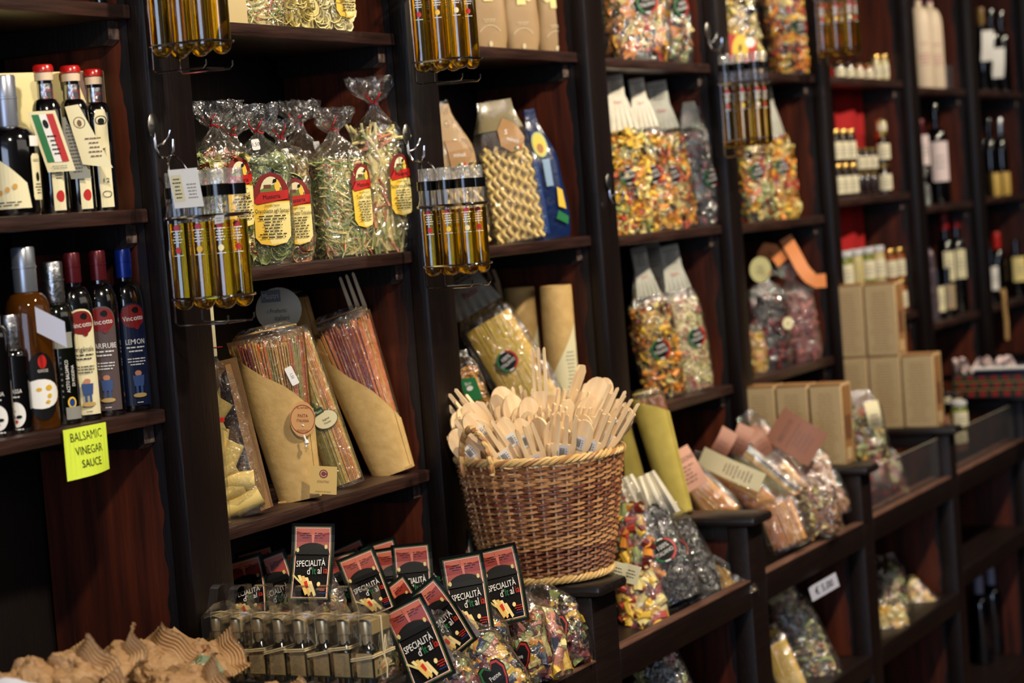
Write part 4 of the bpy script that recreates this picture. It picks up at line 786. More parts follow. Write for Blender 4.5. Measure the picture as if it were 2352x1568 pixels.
# lower shelf of the third bay
L3 = SH[2][2] + .001
def header(parent, z, w0, w1, h0, h1, m=None, d=.012, out=.018, seed=1, red=True):
    """grey paper topper: flat flag above, pleated skirt below"""
    rnd = random.Random(seed); ph = rnd.uniform(0, 6)
    def fn_(s):
        def f(u, v):
            t = v; hw_ = (w0 if t > h1 / (h0 + h1) else w0 + (w1 - w0) * (1 - t * (h0 + h1) / h1) ** .8) / 2; zz = z + t * (h0 + h1)
            k = max(0, 1 - t * (h0 + h1) / h1); y = s * (d / 2 + out * .8 * k ** .8 + .003 * k * math.sin(u * 34 + ph)); n = (0, s, 0); return (((u - .5) * 2 * hw_, y, zz), n)
        return f
    g = G(); g.slab(fn_(-1), 18, 9, .0008); g.slab(fn_(1), 18, 9, .0008); o = g.build('paper_topper', m or GREYTOP, parent, label='grey printed paper topper')
    e = [('lines', -w0 * .4, h1 + h0 * .25, w0 * .8, h0 * .6, 5, 0)] + ([('text', 'Pasta', 0, h1 * .82, w0 * .25, 1, .8)] if red else [])
    printed(e, lambda u, v, l: (u, -d / 2 - .003 - l - out * max(0, 1 - v / h1) ** .7, z + v), 'topper_print', parent, [DGREY, RED])
    return o
GREYTOP = mat('grey_topper_paper', (.66, .66, .61), .5, col2=(.76, .75, .70), nscale=30); WHITOP = mat('white_topper_paper', (.90, .87, .80), .5, col2=(.80, .77, .70), nscale=30)
def topped(loc, rot, label, w, d, hf, h, kind, n, mats, seed, hs=(.055, .085, .045, .06), mark=None, wts=None, top=None, group=None, phi=None, core=None, inset=.006):
    r = thing('pasta_bag', label, 'pasta bag', loc, rot, group); fn = bag_fn(w, d, hf, h, h + .01, flat=True, topw=.55, seed=seed, n=3)
    if kind == 'spag': strands(r, hf, lambda t: w * .46, lambda t: d * .44, n, mats, seed, jag=.004)
    else: fill(r, fn, hf, n, kind, mats, seed, inset, w, phi, core, wts=wts)
    film_mesh(r, fn, h, FILM, 30, 18)
    if hs: header(r, h - .03, hs[0], hs[1], hs[2], hs[3], top, seed=seed, out=.014)
    if mark: round_mark(r, plane_of(fn, mark[1], x0=mark[0], sc=1.05, lift=.004), mark[2] if len(mark) > 2 else .027)
    return r
YS = [pm('spag_yellow', (.96, .80, .26)), pm('spag_pale_yellow', (.94, .82, .36)), pm('spag_lemon', (.92, .74, .18))]
topped((4.996, 0.085, 1.023), (-.06, -.46, FC), 'leaning bag of yellow spaghetti with round sticker', .15, .06, .33, .395, 'spag', 150, YS, 31, (.10, .13, .09, .06), mark=(-.005, .215, .028))
cone_pack((5.176, 0.21, 1.023), (-.05, -.33, FC), 'leaning brown spaghetti pack behind the yellow one', .42, .036, .034, .028, .026, .10, .08, [pm('spag_brown', (.42, .20, .12)), pm('spag_dark_brown', (.34, .15, .09))], 32, fork=.03, n=60, flap=True)
o = thing('dried_herb_sachet', 'small amber sachet hanging beside the brown spaghetti', 'sachet', (4.991, 0.1, 1.185), (0, -.3, FC)); g = G(); g.lathe([(.002, -.035), (.012, -.03), (.016, -.01), (.015, .012), (.008, .026), (.003, .034)], 14, sy=.6); g.build('sachet_body', mat('amber_sachet', (.62, .42, .14), .3, bump=.5, bscale=80), o); g = G(); g.tube([(0, 0, .03), (-.01, .01, .08)], .002, 5); g.build('sachet_cord', RAFFIA, o)
for i, (lc, lab, ln, hh) in enumerate((((5.131, 0.11, 1.023), 'tall kraft tube with cream diagonal label beside the panel', .0, .37), ((5.137, 0.21, 1.023), 'kraft tube standing behind, left of the labelled tube', -.03, .37))):
    r = thing('kraft_tube', lab, 'tube', lc, (0, ln, FC), 'kraft tubes of pasta'); g = G(); g.lathe([(.038, .0), (.042, .003), (.043, hh * .5), (.042, hh - .003), (.040, hh), (.036, hh), (.035, hh - .02)], 26); g.build('tube_body', KRAFT, r)
    printed([('poly', [(-.06, .0), (.045, .0), (.055, .10), (.05, .27), (.03, .235), (-.03, .13), (-.06, .09)], 0), ('lines', .012, .06, .03, .14, 14, 1), ('text', 'PASTA', -.012, .085, .012, 1, .9, PI / 2), ('rect', .028, .075, .010, .016, 2)], cyl(.0436), 'cream_label', r, [CREAM, GREYP, DGREY], cut=(.006, 0))
r = topped((4.675, 0.085, 1.023), (0, -.3, FC), 'small bag with green label low behind the basket', .07, .05, .20, .25, 'small', 160, [PAMB, PYEL], 33, None)
printed([('poly', [(-.02, -.03), (.02, -.035), (.022, .02), (-.015, .03)], 0), ('ell', 0, 0, .008, .006, 1), ('text', 'Bio', 0, .012, .012, 1)], plane_of(bag_fn(.07, .05, .2, .25, .26), .16, x0=0, sc=1.1), 'green_label', r, [GREEN, WHITE])
# ------------------------------------------------------------------ fourth bay
gB = 'grey-topped bags of coloured pasta'
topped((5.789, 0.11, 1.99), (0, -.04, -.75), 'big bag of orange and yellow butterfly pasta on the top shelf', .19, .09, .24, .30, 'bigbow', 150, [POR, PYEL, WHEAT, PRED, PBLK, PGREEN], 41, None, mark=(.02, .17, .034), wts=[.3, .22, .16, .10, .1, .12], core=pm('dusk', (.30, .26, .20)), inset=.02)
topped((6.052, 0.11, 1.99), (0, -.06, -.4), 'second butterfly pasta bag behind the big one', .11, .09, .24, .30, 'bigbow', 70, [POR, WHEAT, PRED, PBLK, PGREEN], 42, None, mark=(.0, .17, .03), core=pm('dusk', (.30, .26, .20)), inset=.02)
MM = [WHEAT, PYEL, POR, PRED, PBLK, PGREEN]
topped((5.646, 0.11, 1.507), (0, -.05, -.8), 'grey-topped bag of yellow mixed pasta next to the upright', .118, .07, .27, .32, 'bow', 230, MM, 43, (.052, .10, .06, .10), mark=(-.006, .165), wts=[.25, .35, .12, .1, .08, .1], top=WHITOP, group=gB)
topped((5.842, 0.11, 1.507), (0, -.09, -.8), 'grey-topped bag of mixed pasta with shiny white skirt', .11, .07, .265, .33, 'mix', 240, MM, 44, (.045, .085, .055, .09), mark=(-.006, .165), wts=[.2, .25, .25, .14, .06, .1], top=WHITOP, group=gB)
topped((5.989, 0.11, 1.507), (0, -.10, -.75), 'grey-topped bag of orange pasta beside the dark bag', .11, .075, .265, .325, 'mix', 260, MM, 45, (.065, .095, .075, .07), mark=(-.01, .16), wts=[.15, .3, .3, .12, .05, .08], group=gB)
r = topped((6.126, 0.085, 1.507), (0, -.06, -.95), 'dark bag of chocolate-coloured pasta beside the panel', .095, .075, .27, .36, 'lump', 180, [PCHOC, PBLK, PMAR], 46, None, mark=(.034, .14))
g = G(); g.slab(lambda u, v: (((u - .5) * .036 * (1 + .8 * (1 - v)), -.004 + .010 * (1 - v), .30 + .075 * v), (0, -1, 0)), 6, 5, .004); g.build('paper_topper', GREYTOP, r)
topped((5.8, 0.11, 1.023), (0, -.12, -.8), 'grey-topped bag of dark and orange pasta low in the fourth bay', .12, .075, .26, .33, 'mix', 240, [PYEL, POR, WHEAT, PBLK, PMAR], 47, (.045, .075, .075, .07), mark=(-.005, .145, .03), wts=[.3, .25, .2, .13, .12], group=gB)
PG = [WHEAT2, PPINK, PGREEN, WHEAT]
topped((6.107, 0.21, 1.023), (0, -.12, -.7), 'tall grey-topped bag of tiny pink and green pasta', .11, .075, .265, .318, 'small', 520, PG, 48, (.06, .078, .10, .06), group=gB, wts=[.35, .3, .15, .2])
topped((5.972, 0.085, 1.023), (0, -.13, -.85), 'right-hand grey-topped bag of tiny pink and green pasta', .115, .075, .265, .335, 'small', 560, PG, 49, (.058, .080, .075, .06), mark=(.02, .16, .028), group=gB, wts=[.35, .3, .15, .2])
# ------------------------------------------------------------------ fifth bay
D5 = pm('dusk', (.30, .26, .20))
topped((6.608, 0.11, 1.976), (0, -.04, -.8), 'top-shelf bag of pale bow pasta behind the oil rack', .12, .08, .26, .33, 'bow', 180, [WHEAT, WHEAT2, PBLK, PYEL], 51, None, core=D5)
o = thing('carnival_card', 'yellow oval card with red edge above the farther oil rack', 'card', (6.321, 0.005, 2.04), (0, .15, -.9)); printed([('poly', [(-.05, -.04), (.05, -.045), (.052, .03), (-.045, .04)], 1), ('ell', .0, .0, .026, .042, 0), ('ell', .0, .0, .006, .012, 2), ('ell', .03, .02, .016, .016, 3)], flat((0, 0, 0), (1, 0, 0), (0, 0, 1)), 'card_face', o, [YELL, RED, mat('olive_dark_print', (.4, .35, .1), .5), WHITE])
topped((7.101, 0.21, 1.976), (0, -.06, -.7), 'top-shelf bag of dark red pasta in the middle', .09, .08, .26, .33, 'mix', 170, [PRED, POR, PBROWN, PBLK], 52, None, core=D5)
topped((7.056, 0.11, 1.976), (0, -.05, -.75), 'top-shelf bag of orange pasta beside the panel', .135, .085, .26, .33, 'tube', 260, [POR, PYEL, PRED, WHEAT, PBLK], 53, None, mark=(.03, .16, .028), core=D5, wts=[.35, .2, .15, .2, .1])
topped((6.659, 0.11, 1.501), (0, -.05, -.8), 'mixed pasta bag left of two on the middle shelf, under the oil rack', .12, .075, .25, .32, 'mix', 240, MM, 54, (.06, .09, .06, .08), mark=(-.005, .16, .028))
topped((6.884, 0.11, 1.501), (0, -.09, -.8), 'yellow pasta bag right of two on the middle shelf', .115, .075, .25, .305, 'bow', 220, [PYEL, WHEAT, POR, PRED, PGREEN], 55, (.05, .085, .07, .10), mark=(.005, .17, .028), wts=[.35, .3, .15, .1, .1])
r = gathered((6.664, 0.11, 1.019), -.8, 'bag of dark dried tomatoes with round cream card on top', .135, .08, .23, .30, .31, 'lump2', 90, [PMAR, PBLK2, mat('pasta_dark_red', (.36, .10, .11), .4)], 56, core=PBLK)
printed([('ell', 0, 0, .038, .042, 0), ('lines', -.02, -.015, .04, .03, 4, 1)], flat((-.02, -.02, .325), (1, 0, 0), (0, 0, 1)), 'round_card', r, [mat('sage_card', (.72, .70, .50), .6), DGREY]); printed([('ell', 0, 0, .02, .02, 0), ('lines', -.012, -.01, .024, .018, 3, 1)], flat((.052, -.045, .145), (1, .2, 0), (0, 0, 1)), 'round_sticker', r, [CREAM, DGREY])
r = gathered((6.93, 0.085, 1.019), -.9, 'bag of dusky pink dried fruit with orange ribbon cards', .115, .09, .22, .28, .33, 'lump2', 110, [PSAUS, mat('pasta_mauve', (.48, .28, .30), .5), PSAUS], 57, lean=(0, -.12), core=PSAUS)
def ribbon(pts, w, m, name, parent, nrm=(.9, .4, 0)):
    P = np.array(pts, float); g = G(); n = len(P)
    def fn(u, v):
        i = min(int(v * (n - 1)), n - 2); t = v * (n - 1) - i; p = P[i] * (1 - t) + P[i + 1] * t; d_ = P[i + 1] - P[i]; d_ /= np.linalg.norm(d_); s_ = np.cross(d_, (0, -1, 0)); s_ /= np.linalg.norm(s_) + 1e-9
        return (tuple(p + s_ * (u - .5) * w), (0, -1, 0))
    g.slab(fn, 4, n * 2, .0012); return g.build(name, m, parent)
ORC = mat('orange_card', (.90, .55, .30), .5)
ribbon([(.0, -.03, .42), (.02, -.035, .36), (.035, -.05, .30), (.06, -.06, .26), (.10, -.065, .255)], .045, ORC, 'curved_orange_card', r); ribbon([(-.10, -.02, .34), (-.075, -.02, .39), (-.055, -.02, .40), (-.02, -.02, .34)], .045, ORC, 'folded_orange_card', r)
topped((6.51, 0.085, 1.019), (0, -.1, -.9), 'small bag of yellow dried mix in front of the tomato bag', .06, .045, .12, .16, 'small', 120, [PYEL, POR, WHEAT], 58, None)
# ------------------------------------------------------------------ sixth bay: jars
JAMS = [mat('dark_jam', (.12, .05, .04), .12, coat=.6), mat('amber_jam', (.55, .28, .08), .12, coat=.6), mat('green_preserve', (.42, .46, .16), .12, coat=.6), mat('pale_preserve', (.72, .66, .45), .15, coat=.6)]
JL = mat('jar_label', (.86, .82, .70), .5)
JARP = {}
def jar(loc, label, h=.062, r=.021, jam=0, lid=None, lb=True, group=None, rz=-.9):
    key = (h, r, jam, lb)
    if key in JARP: return dup(JARP[key], loc, rz, label, group)
    t = thing('jam_jar', label, 'jar', loc, rz, group); JARP[key] = t
    g = G(); g.lathe([(r * .9, 0), (r, .003), (r, h * .74), (r * .84, h * .82), (r * .84, h * .86)], 18); g.build('glass_body', JAMS[jam], t)
    g = G(); g.lathe([(r * .93, h * .84), (r * .96, h * .86), (r * .96, h * .985), (r * .9, h), (.001, h)], 18); g.build('lid', lid or GOLD, t)
    if lb: printed([('rect', -r * 1.1, h * .12, r * 2.2, h * .52, 0), ('lines', -r * .8, h * .2, r * 1.6, h * .3, 3, 1)], cyl(r + .0005), 'jar_label', t, [JL, GREYP], cut=(.006, 0))
    return t
J1 = SH[5][0] + .001; J2 = SH[5][1] + .001; J3 = SH[5][2] + .001
gj = 'short jars on the top jam shelf'
for i, (lc, k) in enumerate((((7.484, 0.085, 1.974), 0), ((7.59, 0.085, 1.974), 0), ((7.7, 0.085, 1.974), 1), ((7.811, 0.085, 1.974), 1))): jar(lc, ['first', 'second', 'third', 'fourth'][i] + ' short pale-labelled jar from the upright on the top jam shelf', .06, .020, k, group=gj)
for i, (lc, k) in enumerate((((7.994, 0.11, 1.974), 3), ((8.012, 0.085, 1.974), 3), ((8.098, 0.085, 1.974), 1))): jar(lc, ['first', 'second', 'third'][i] + ' taller cream-labelled jar beside the short ones on the top jam shelf', .10, .018, k, group='taller jars on the top jam shelf')
for i, lc in enumerate(((8.174, 0.21, 1.974), (8.361, 0.21, 1.974))): jar(lc, ['left', 'right'][i] + ' back-row jar with gold lid on the top jam shelf', .105, .02, 1, group='back-row jars on the top jam shelf')
names = ['nearest the upright', 'second from the upright', 'third from the upright']
for col, lc in enumerate(((7.39, 0.085, 1.551), (7.471, 0.085, 1.551), (7.554, 0.085, 1.551))):
    for lv in range(2):
        jar((lc[0], lc[1], lc[2] + lv * .122), ('upper' if lv else 'lower') + ' dark jar ' + names[col] + ' in the stacked jam jars', .12, .021, 0, group='stacked dark jam jars')
for col, lc in enumerate(((7.72, 0.11, 1.551), (7.797, 0.11, 1.551), (7.875, 0.11, 1.551))):
    for lv in range(2): jar((lc[0], lc[1], lc[2] + lv * .088), ('upper' if lv else 'lower') + ' small dark jar, column ' + ['left', 'middle', 'right'][col] + ' of the low stack between taller stacks', .087, .020, 0, lb=lv == 1, group='small stacked jam jars')
for lv in range(2): jar((7.929, 0.085, 1.551)[:2] + (J2 + lv * .115,), ('upper' if lv else 'lower') + ' wide-labelled jar of the stack beside the panel', .113, .027, 0, JL if lv else GOLD, group='wide jars beside the panel')
jar((7.929, 0.085, 1.551)[:2] + (J2 + .23,), 'small pale jar on top of the wide jar stack', .05, .02, 3)
WL = mat('white_lid', (.80, .80, .82), .3)
for i, (lc, k, h) in enumerate((((7.405, 0.085, 1.101), 2, .13), ((7.527, 0.085, 1.101), 3, .13), ((7.653, 0.085, 1.101), 2, .13), ((7.778, 0.085, 1.101), 3, .13), ((7.927, 0.085, 1.101), 1, .12), ((8.037, 0.085, 1.101), 1, .12))):
    w6 = ['first', 'second', 'third', 'fourth', 'fifth', 'sixth'][i]
    for lv in range(2): jar((lc[0], lc[1], J3 + lv * (h + .001)), w6 + (' upper' if lv else ' lower') + ' preserve jar from the upright above the carton stack', h, .028 if i < 4 else .024, k, WL if i < 4 else GOLD, lb=i != 1, group='preserve jars above the cartons')
for (lc, lab, hh) in (((7.825, 0.17, 1.836), 'red cloth at the back above the stacked dark jars', .19), ((7.741, 0.17, 1.441), 'red cloth at the back above the preserve jars', .17)):
    o = tag(G().slab(lambda u, v: ((u * .34 - .17, .01 * math.sin(u * 9), (v - .5) * 2 * hh * (1 - .15 * u)), (0, -1, 0)), 14, 10, .003).build('red_cloth', CLOTHRED), lab, 'cloth'); o.location = (lc[0], lc[1], lc[2] - .0)
# ------------------------------------------------------------------ seventh and eighth bays: wine
CREAMWRAP = mat('cream_bottle_wrap', (.86, .78, .68), .45); PURPLE = mat('purple_foil', (.45, .06, .28), .35)
def wine(loc, label, H=.31, r=.038, body=None, cap=None, lab=None, lm=None, rz=-.9, group=None, capl=.07):
    b = bottle(loc, rz, label, H, r, .0145, .60, cap, capl, glass=body, name='wine_bottle', cat='wine bottle', group=group)
    if lab: printed([('rect', -r * lab[2] , lab[0], r * 2 * lab[2], lab[1], 0), ('lines', -r * .6, lab[0] + lab[1] * .3, r * 1.2, lab[1] * .4, 3, 1)], cyl(r + .0006), 'front_label', b, [lm or CREAM, PINK if lm is CREAMWRAP else GREYP], cut=(.008, 0))
    return b
WP = mat('pink_white_label', (.88, .80, .80), .5)
for i, (lc, lab) in enumerate((((8.505, 0.085, 1.952), 'cream-wrapped bottle with purple cap next to the upright'), ((8.663, 0.085, 1.952), 'cream-wrapped bottle with purple cap, right of its twin'))):
    b = wine(lc, lab, .42, .048, CREAMWRAP, PURPLE, None); printed([('lines', -.03, .09, .06, .05, 4, 0), ('lines', -.025, .17, .05, .012, 1, 0)], cyl(.0485), 'front_print', b, [mat('rose_print', (.72, .45, .48), .5)], cut=(.008, 0), seed=i + 3)
wine((9.181, 0.21, 1.952), 'yellow-necked bottle behind the cream-wrapped bottles', .42, .034, mat('yellow_green_glass', (.45, .38, .08), .1, coat=.5), YELL)
for i, lc in enumerate(((8.852, 0.085, 1.952), (9.342, 0.21, 1.952))):
    t = thing('glass_tumbler', ['nearer', 'farther'][i] + ' clear tumbler beside the cream-wrapped bottles', 'glass', lc); g = G(); g.lathe([(.026, 0), (.028, .002), (.033, .10), (.031, .10), (.027, .006), (.001, .006)], 18); g.build('tumbler_glass', ACET, t)
wine((8.52, 0.11, 1.489), 'wine bottle with narrow pink-white label, nearest in its row', .34, .036, None, MAROON, (.16, .12, .55), WP)
wine((8.643, 0.085, 1.489), 'wine bottle with large pink-white label on the middle shelf', .40, .044, None, DARKGLASS, (.09, .16, .95), WP, rz=-1.0)
t = thing('cellophane_bunch', 'crinkled shiny cellophane bunch in front of the wine bottles', 'wrapping', (8.311, 0.055, 1.489)); fn = bag_fn(.08, .05, .07, .10, .15, seed=9, neck=.2, flare=1.0); g = G(); g.grid(lambda u, v: fn(u * 2 * PI, v * .15), 34, 22, 0, closed=True); g.build('crinkled_foil', film('shiny_cellophane', .25, .8, .12, 1.2, 60, haze=.2), t, ang=3.2)
t = thing('foil_sachet', 'tall pinkish silver foil packet leaning by the upright', 'packet', (8.397, 0.085, 1.031), (0, -.03, -.9)); fn = bag_fn(.075, .05, .26, .31, .32, flat=True, seed=8); g = G(); g.grid(lambda u, v: fn(u * 2 * PI, v * .32), 30, 22, 0, closed=True); g.build('foil_body', mat('pink_silver_foil', (.50, .44, .48), .28, metal=.7, bump=.9, bscale=30), t, ang=3.2)
for i, (lc, lab) in enumerate((((8.762, 0.11, 1.031), 'red-capped wine bottle with tall cream label, left of two'), ((8.932, 0.11, 1.031), 'red-capped wine bottle with tall cream label, right of two'))):
    wine(lc, lab, .42, .038, None, mat('dark_red_foil', (.55, .07, .10), .4), (.14, .12, .62), CREAM, rz=-.95)
for i, (lc, lab) in enumerate((((8.525, 0.085, 1.031), 'short bottle with narrow cream label at the front of the low wine shelf'), ((8.662, 0.085, 1.031), 'short bottle with wide tan label at the front of the low wine shelf'))):
    wine(lc, lab, .20, .032, None, None, (.03, .10, .6 if i == 0 else .9), CREAM if i == 0 else mat('tan_label', (.66, .57, .45), .5))
for i, (lc, lab, ln) in enumerate((((9.434, 0.085, 1.952), 'dark bottle with white hanging tag at the top right', 0), ((9.601, 0.085, 1.952), 'second dark bottle with low white tag at the top right', 0), ((9.773, 0.085, 1.952), 'third dark bottle at the top right, beside the dark panel', 0))):
    b = wine(lc, lab, .36, .036, None, mat('ochre_foil', (.50, .38, .14), .4) if i == 0 else DARKGLASS, None)
    if i < 2:
        g = G(); zt_ = .06 if i else .13
        g.slab(lambda u, v: (((u - .5) * .055 + .012 * v, -.042 - .006 * math.sin(v * 3), zt_ + .13 * v), (0, -1, 0)), 5, 7, .001); g.build('white_tag', WHITE, b)
for i, (lc, lab) in enumerate((((9.387, 0.11, 1.495), 'shiny blue-black bottle on the middle shelf at the far right'), ((9.547, 0.11, 1.495), 'second shiny blue-black bottle on the middle shelf at the far right'), ((9.741, 0.11, 1.495), 'shiny bottle with silver cap on the middle shelf at the far right'))):
    wine(lc, lab, .34, .033, None, DARKGLASS if i < 2 else SILVER, None)
for i, lc in enumerate(((9.397, 0.055, 1.495), (9.559, 0.055, 1.495))):
    t = thing('small_carton', ['left', 'right'][i] + ' yellow carton before the shiny bottles at the far right', 'box', lc, -.8); g = G(); g.box((-.018, -.018, 0), (.018, .018, .10), 0, .002); g.build('carton_body', mat('yellow_carton', (.78, .64, .32), .5), t); g = G(); g.box((-.0185, -.0185, .098), (.0185, .0185, .1015), 0, .001); g.build('lid_flap', GOLD, t)
wine((9.558, 0.11, 1.031), 'dark bottle with red and white cap at the far right', .30, .036, None, RED, None); wine((9.79, 0.085, 1.031), 'dark bottle with yellow-cream label at the right picture edge', .26, .04, None, None, (.07, .11, .9), LCREAM); wine((9.36, 0.085, 1.031), 'dark bottle with narrow white label behind the pale branch', .24, .033, None, None, (.06, .10, .5), WHITE)
t = thing('forked_branch', 'pale forked branch standing at the far right', 'branch', (9.027, -0.05, 0.897)); g = G(); g.tube([(0, 0, 0), (.005, 0, .08), (-.012, 0, .16), (-.03, 0, .21)], [.009, .010, .009, .005], 8); g.tube([(-.008, 0, .15), (.006, 0, .19), (.01, .0, .215)], [.008, .007, .004], 8); g.tube([(-.018, 0, .18), (-.045, 0, .20), (-.055, 0, .215)], [.007, .006, .004], 8); g.build('branch_wood', mat('pale_branch', (.74, .58, .36), .6), t)
# ------------------------------------------------------------------ cartons on the counter
def carton(loc, label, w, h, d=.095, rz=0, group='pale printed cartons on the counter'):
    key = ('c', w, h)
    if key in JARP: return dup(JARP[key], loc, rz, label, group)
    t = thing('carton_box', label, 'box', loc, rz, group); JARP[key] = t
    g = G(); g.box((0, -w / 2, 0), (d, w / 2, h), 0, .002); g.build('carton_body', BOXC, t)
    printed([('rect', -w * .46, h * .015, w * .92, h * .95, 0), ('lines', -w * .36, h * .06, w * .72, h * .84, 22, 1)], flat((-.0003, 0, 0), (0, -1, 0), (0, 0, 1)), 'printed_face', t, [mat('carton_face', (.76, .66, .49), .55), mat('carton_print', (.66, .53, .38), .55)], seed=5)
    printed([('rect', .01, h * .02, d - .02, h * .95, 0), ('rect', .02, h * .3, d - .04, h * .3, 1), ('rect', .02, h * .05, d - .05, h * .15, 2)], flat((0, -w / 2 - .0003, 0), (1, 0, 0), (0, 0, 1)), 'printed_side', t, [BOXS, mat('carton_side_print', (.45, .30, .20), .5), BOXC])
    g = G(); g.box((.004, -w / 2 + .002, h - .0005), (d - .004, w / 2 - .002, h + .0008)); g.box((.0, -w / 2, h * .975), (.0006, w / 2, h)) ; g.build('lid_flap', BOXS, t)
    return t
for i, lc in enumerate(((6.188, -0.015, 0.766), (6.176, -0.126, 0.766), (6.164, -0.244, 0.766))):
    carton((6.165, (-.035, -.14, -.246)[i], .766), ['back', 'middle', 'front'][i] + ' carton of the row of three on the counter divider', .098, .242)
for i, (y, lv) in enumerate(((-.035, 0), (-.150, 0), (-.265, 0), (-.035, 1), (-.150, 1))):
    carton((7.075, y + .01, .766 + lv * .246), ['lower back', 'lower middle', 'lower front', 'upper back', 'upper front'][i] + ' carton in the tall carton stack of five', .109, .2455)
# ------------------------------------------------------------------ tartan box at the far right
t = thing('tartan_hamper', 'red and green tartan box with white lace rim on the far counter', 'hamper', (7.96, -0.156, 0.766), .0)
TT = mat('tartan_red', (.52, .12, .12), .6); TG = mat('tartan_green', (.10, .20, .16), .6); g = G(); g.box((0, -.36, 0), (.35, .04, .085), 0, .004); g.build('box_body', TG, t)
e = []
for i in range(9): e += [('rect', -.03 + i * .045, .005, .026, .022, 0), ('rect', -.02 + i * .045, .038, .026, .018, 0), ('rect', -.03 + i * .045, .068, .026, .014, 0)]
e += [('rect', -.035, .032, .39, .0012, 1), ('rect', -.035, .060, .39, .0012, 1)]
printed(e, flat((-.0005, 0, 0), (0, -1, 0), (0, 0, 1)), 'tartan_pattern', t, [TT, YELL]); g = G(); g.box((-.006, -.32, .087), (.30, -.04, .102), 0, .003); g.build('navy_tray', NAVY, t); g = G(); g.tube([(-.006, -.04 - .005 * i, .108 + .004 * (i % 2)) for i in range(56)], .006, 6); g.build('lace_rim', WHITE, t)
t = thing('ribbon_bow', 'crumpled pinkish white ribbon bow beside the tartan box', 'bow', (8.03, -0.176, 0.828), 0); g = G()
for a, b, c in ((-.01, .07, .045), (-.10, -.05, .03), (.03, .06, -.02)): g.slab(lambda u, v: ((.02 * math.sin(v * 6 + a * 30), a + (b - a) * 0 - c * 1.6 * v + (u - .5) * .035, .03 + .05 * math.sin(v * PI) + .01 * math.sin(u * 7)), (-1, 0, .3)), 8, 10, .002)
g.build('ribbon_loops', mat('ribbon_pink_white', (.84, .74, .72), .45, bump=.4, bscale=20), t)
for i, lc in enumerate(((7.831, -0.102, 0.766), (7.778, -0.147, 0.766), (7.71, -0.198, 0.766))): jar(lc, ['left', 'middle', 'right'][i] + ' small silver-lidded jar between the cartons and tartan box', .045, .02, 0, SILVER, group='small jars beside the cartons')
jar((7.555, -0.249, 0.7), 'green jar with pale label standing in the bin below the tartan box', .10, .03, 2, WL)
# ------------------------------------------------------------------ wicker basket with wooden utensils
BC = (4.372, -.193, .766); BH = .284; RB, RT = .139, .187
bk = thing('wicker_basket', 'brown wicker basket full of wooden spoons and forks', 'basket', BC)
rad = lambda z: RB + (RT - RB) * (z / BH) ** .85
NS = 40; g = G()
for k in range(NS):
    a = 2 * PI * k / NS; g.tube([(rad(z) * math.cos(a), rad(z) * math.sin(a), z) for z in np.linspace(.006, BH, 8)], .0032, 5)
g.build('upright_stakes', STAKE, bk, kind='stuff')
rnd = random.Random(2); rows = 38; g = G()
for i in range(rows):
    z0 = .024 + (BH - .042) * i / (rows - 1); P = []; sft = (i % 2) * PI; n = NS * 4; band = 9 < i < 13 or 22 < i < 26
    for q in range(n):
        a = 2 * PI * q / n; r_ = rad(z0) + .0044 * math.cos(a * NS / 2 + sft) * 1.0; P.append((r_ * math.cos(a), r_ * math.sin(a), z0 + .0012 * math.sin(a * NS / 2 + sft) + .0015 * math.sin(a * 3 + i)))
    g.tube(P, .0037, 5, rnd.choice([0, 0, 1, 2, 2, 0]) if not band else rnd.choice([2, 1, 2]), closed=True)
g.build('woven_wall', WICK, bk, kind='stuff')
def braid(z, r, m, name, n=17, amp=.0062, rr=.0042):
    g = G()
    for s in range(4):
        P = [((r + amp * math.cos(2 * PI * q / 240 * n + s * 1.57)) * math.cos(2 * PI * q / 240), (r + amp * math.cos(2 * PI * q / 240 * n + s * 1.57)) * math.sin(2 * PI * q / 240), z + amp * math.sin(2 * PI * q / 240 * n + s * 1.57)) for q in range(240)]; g.tube(P, rr, 6, m[s % len(m)], closed=True)
    return g.build(name, WICK, bk)
braid(BH - .002, RT, [3, 3, 2], 'braided_rim'); braid(.012, RB + .004, [3, 3, 3], 'braided_foot')
g = G(); g.lathe([(.001, .004), (RB, .004), (RB, .008), (.001, .008)], 40); g.build('basket_base', WICK[0], bk)
for nm, a0 in (('handle', math.radians(-152 - 48)), ('handle', math.radians(-152 + 132))):
    g = G(); c0 = np.array((math.cos(a0), math.sin(a0), 0)); t0 = np.array((-math.sin(a0), math.cos(a0), 0))
    for s in range(2):
        P = [c0 * (RT + .004 + .008 * math.sin(q)) + t0 * (.048 * math.cos(q)) + np.array((0, 0, BH - .012 + .088 * math.sin(q))) + .0035 * np.array((math.cos(q * 14 + s * PI), 0, math.sin(q * 14 + s * PI))) for q in np.linspace(-.15, PI + .15, 40)]
        g.tube(P, .0062, 7, 3 - s)
    g.build(nm, WICK, bk)
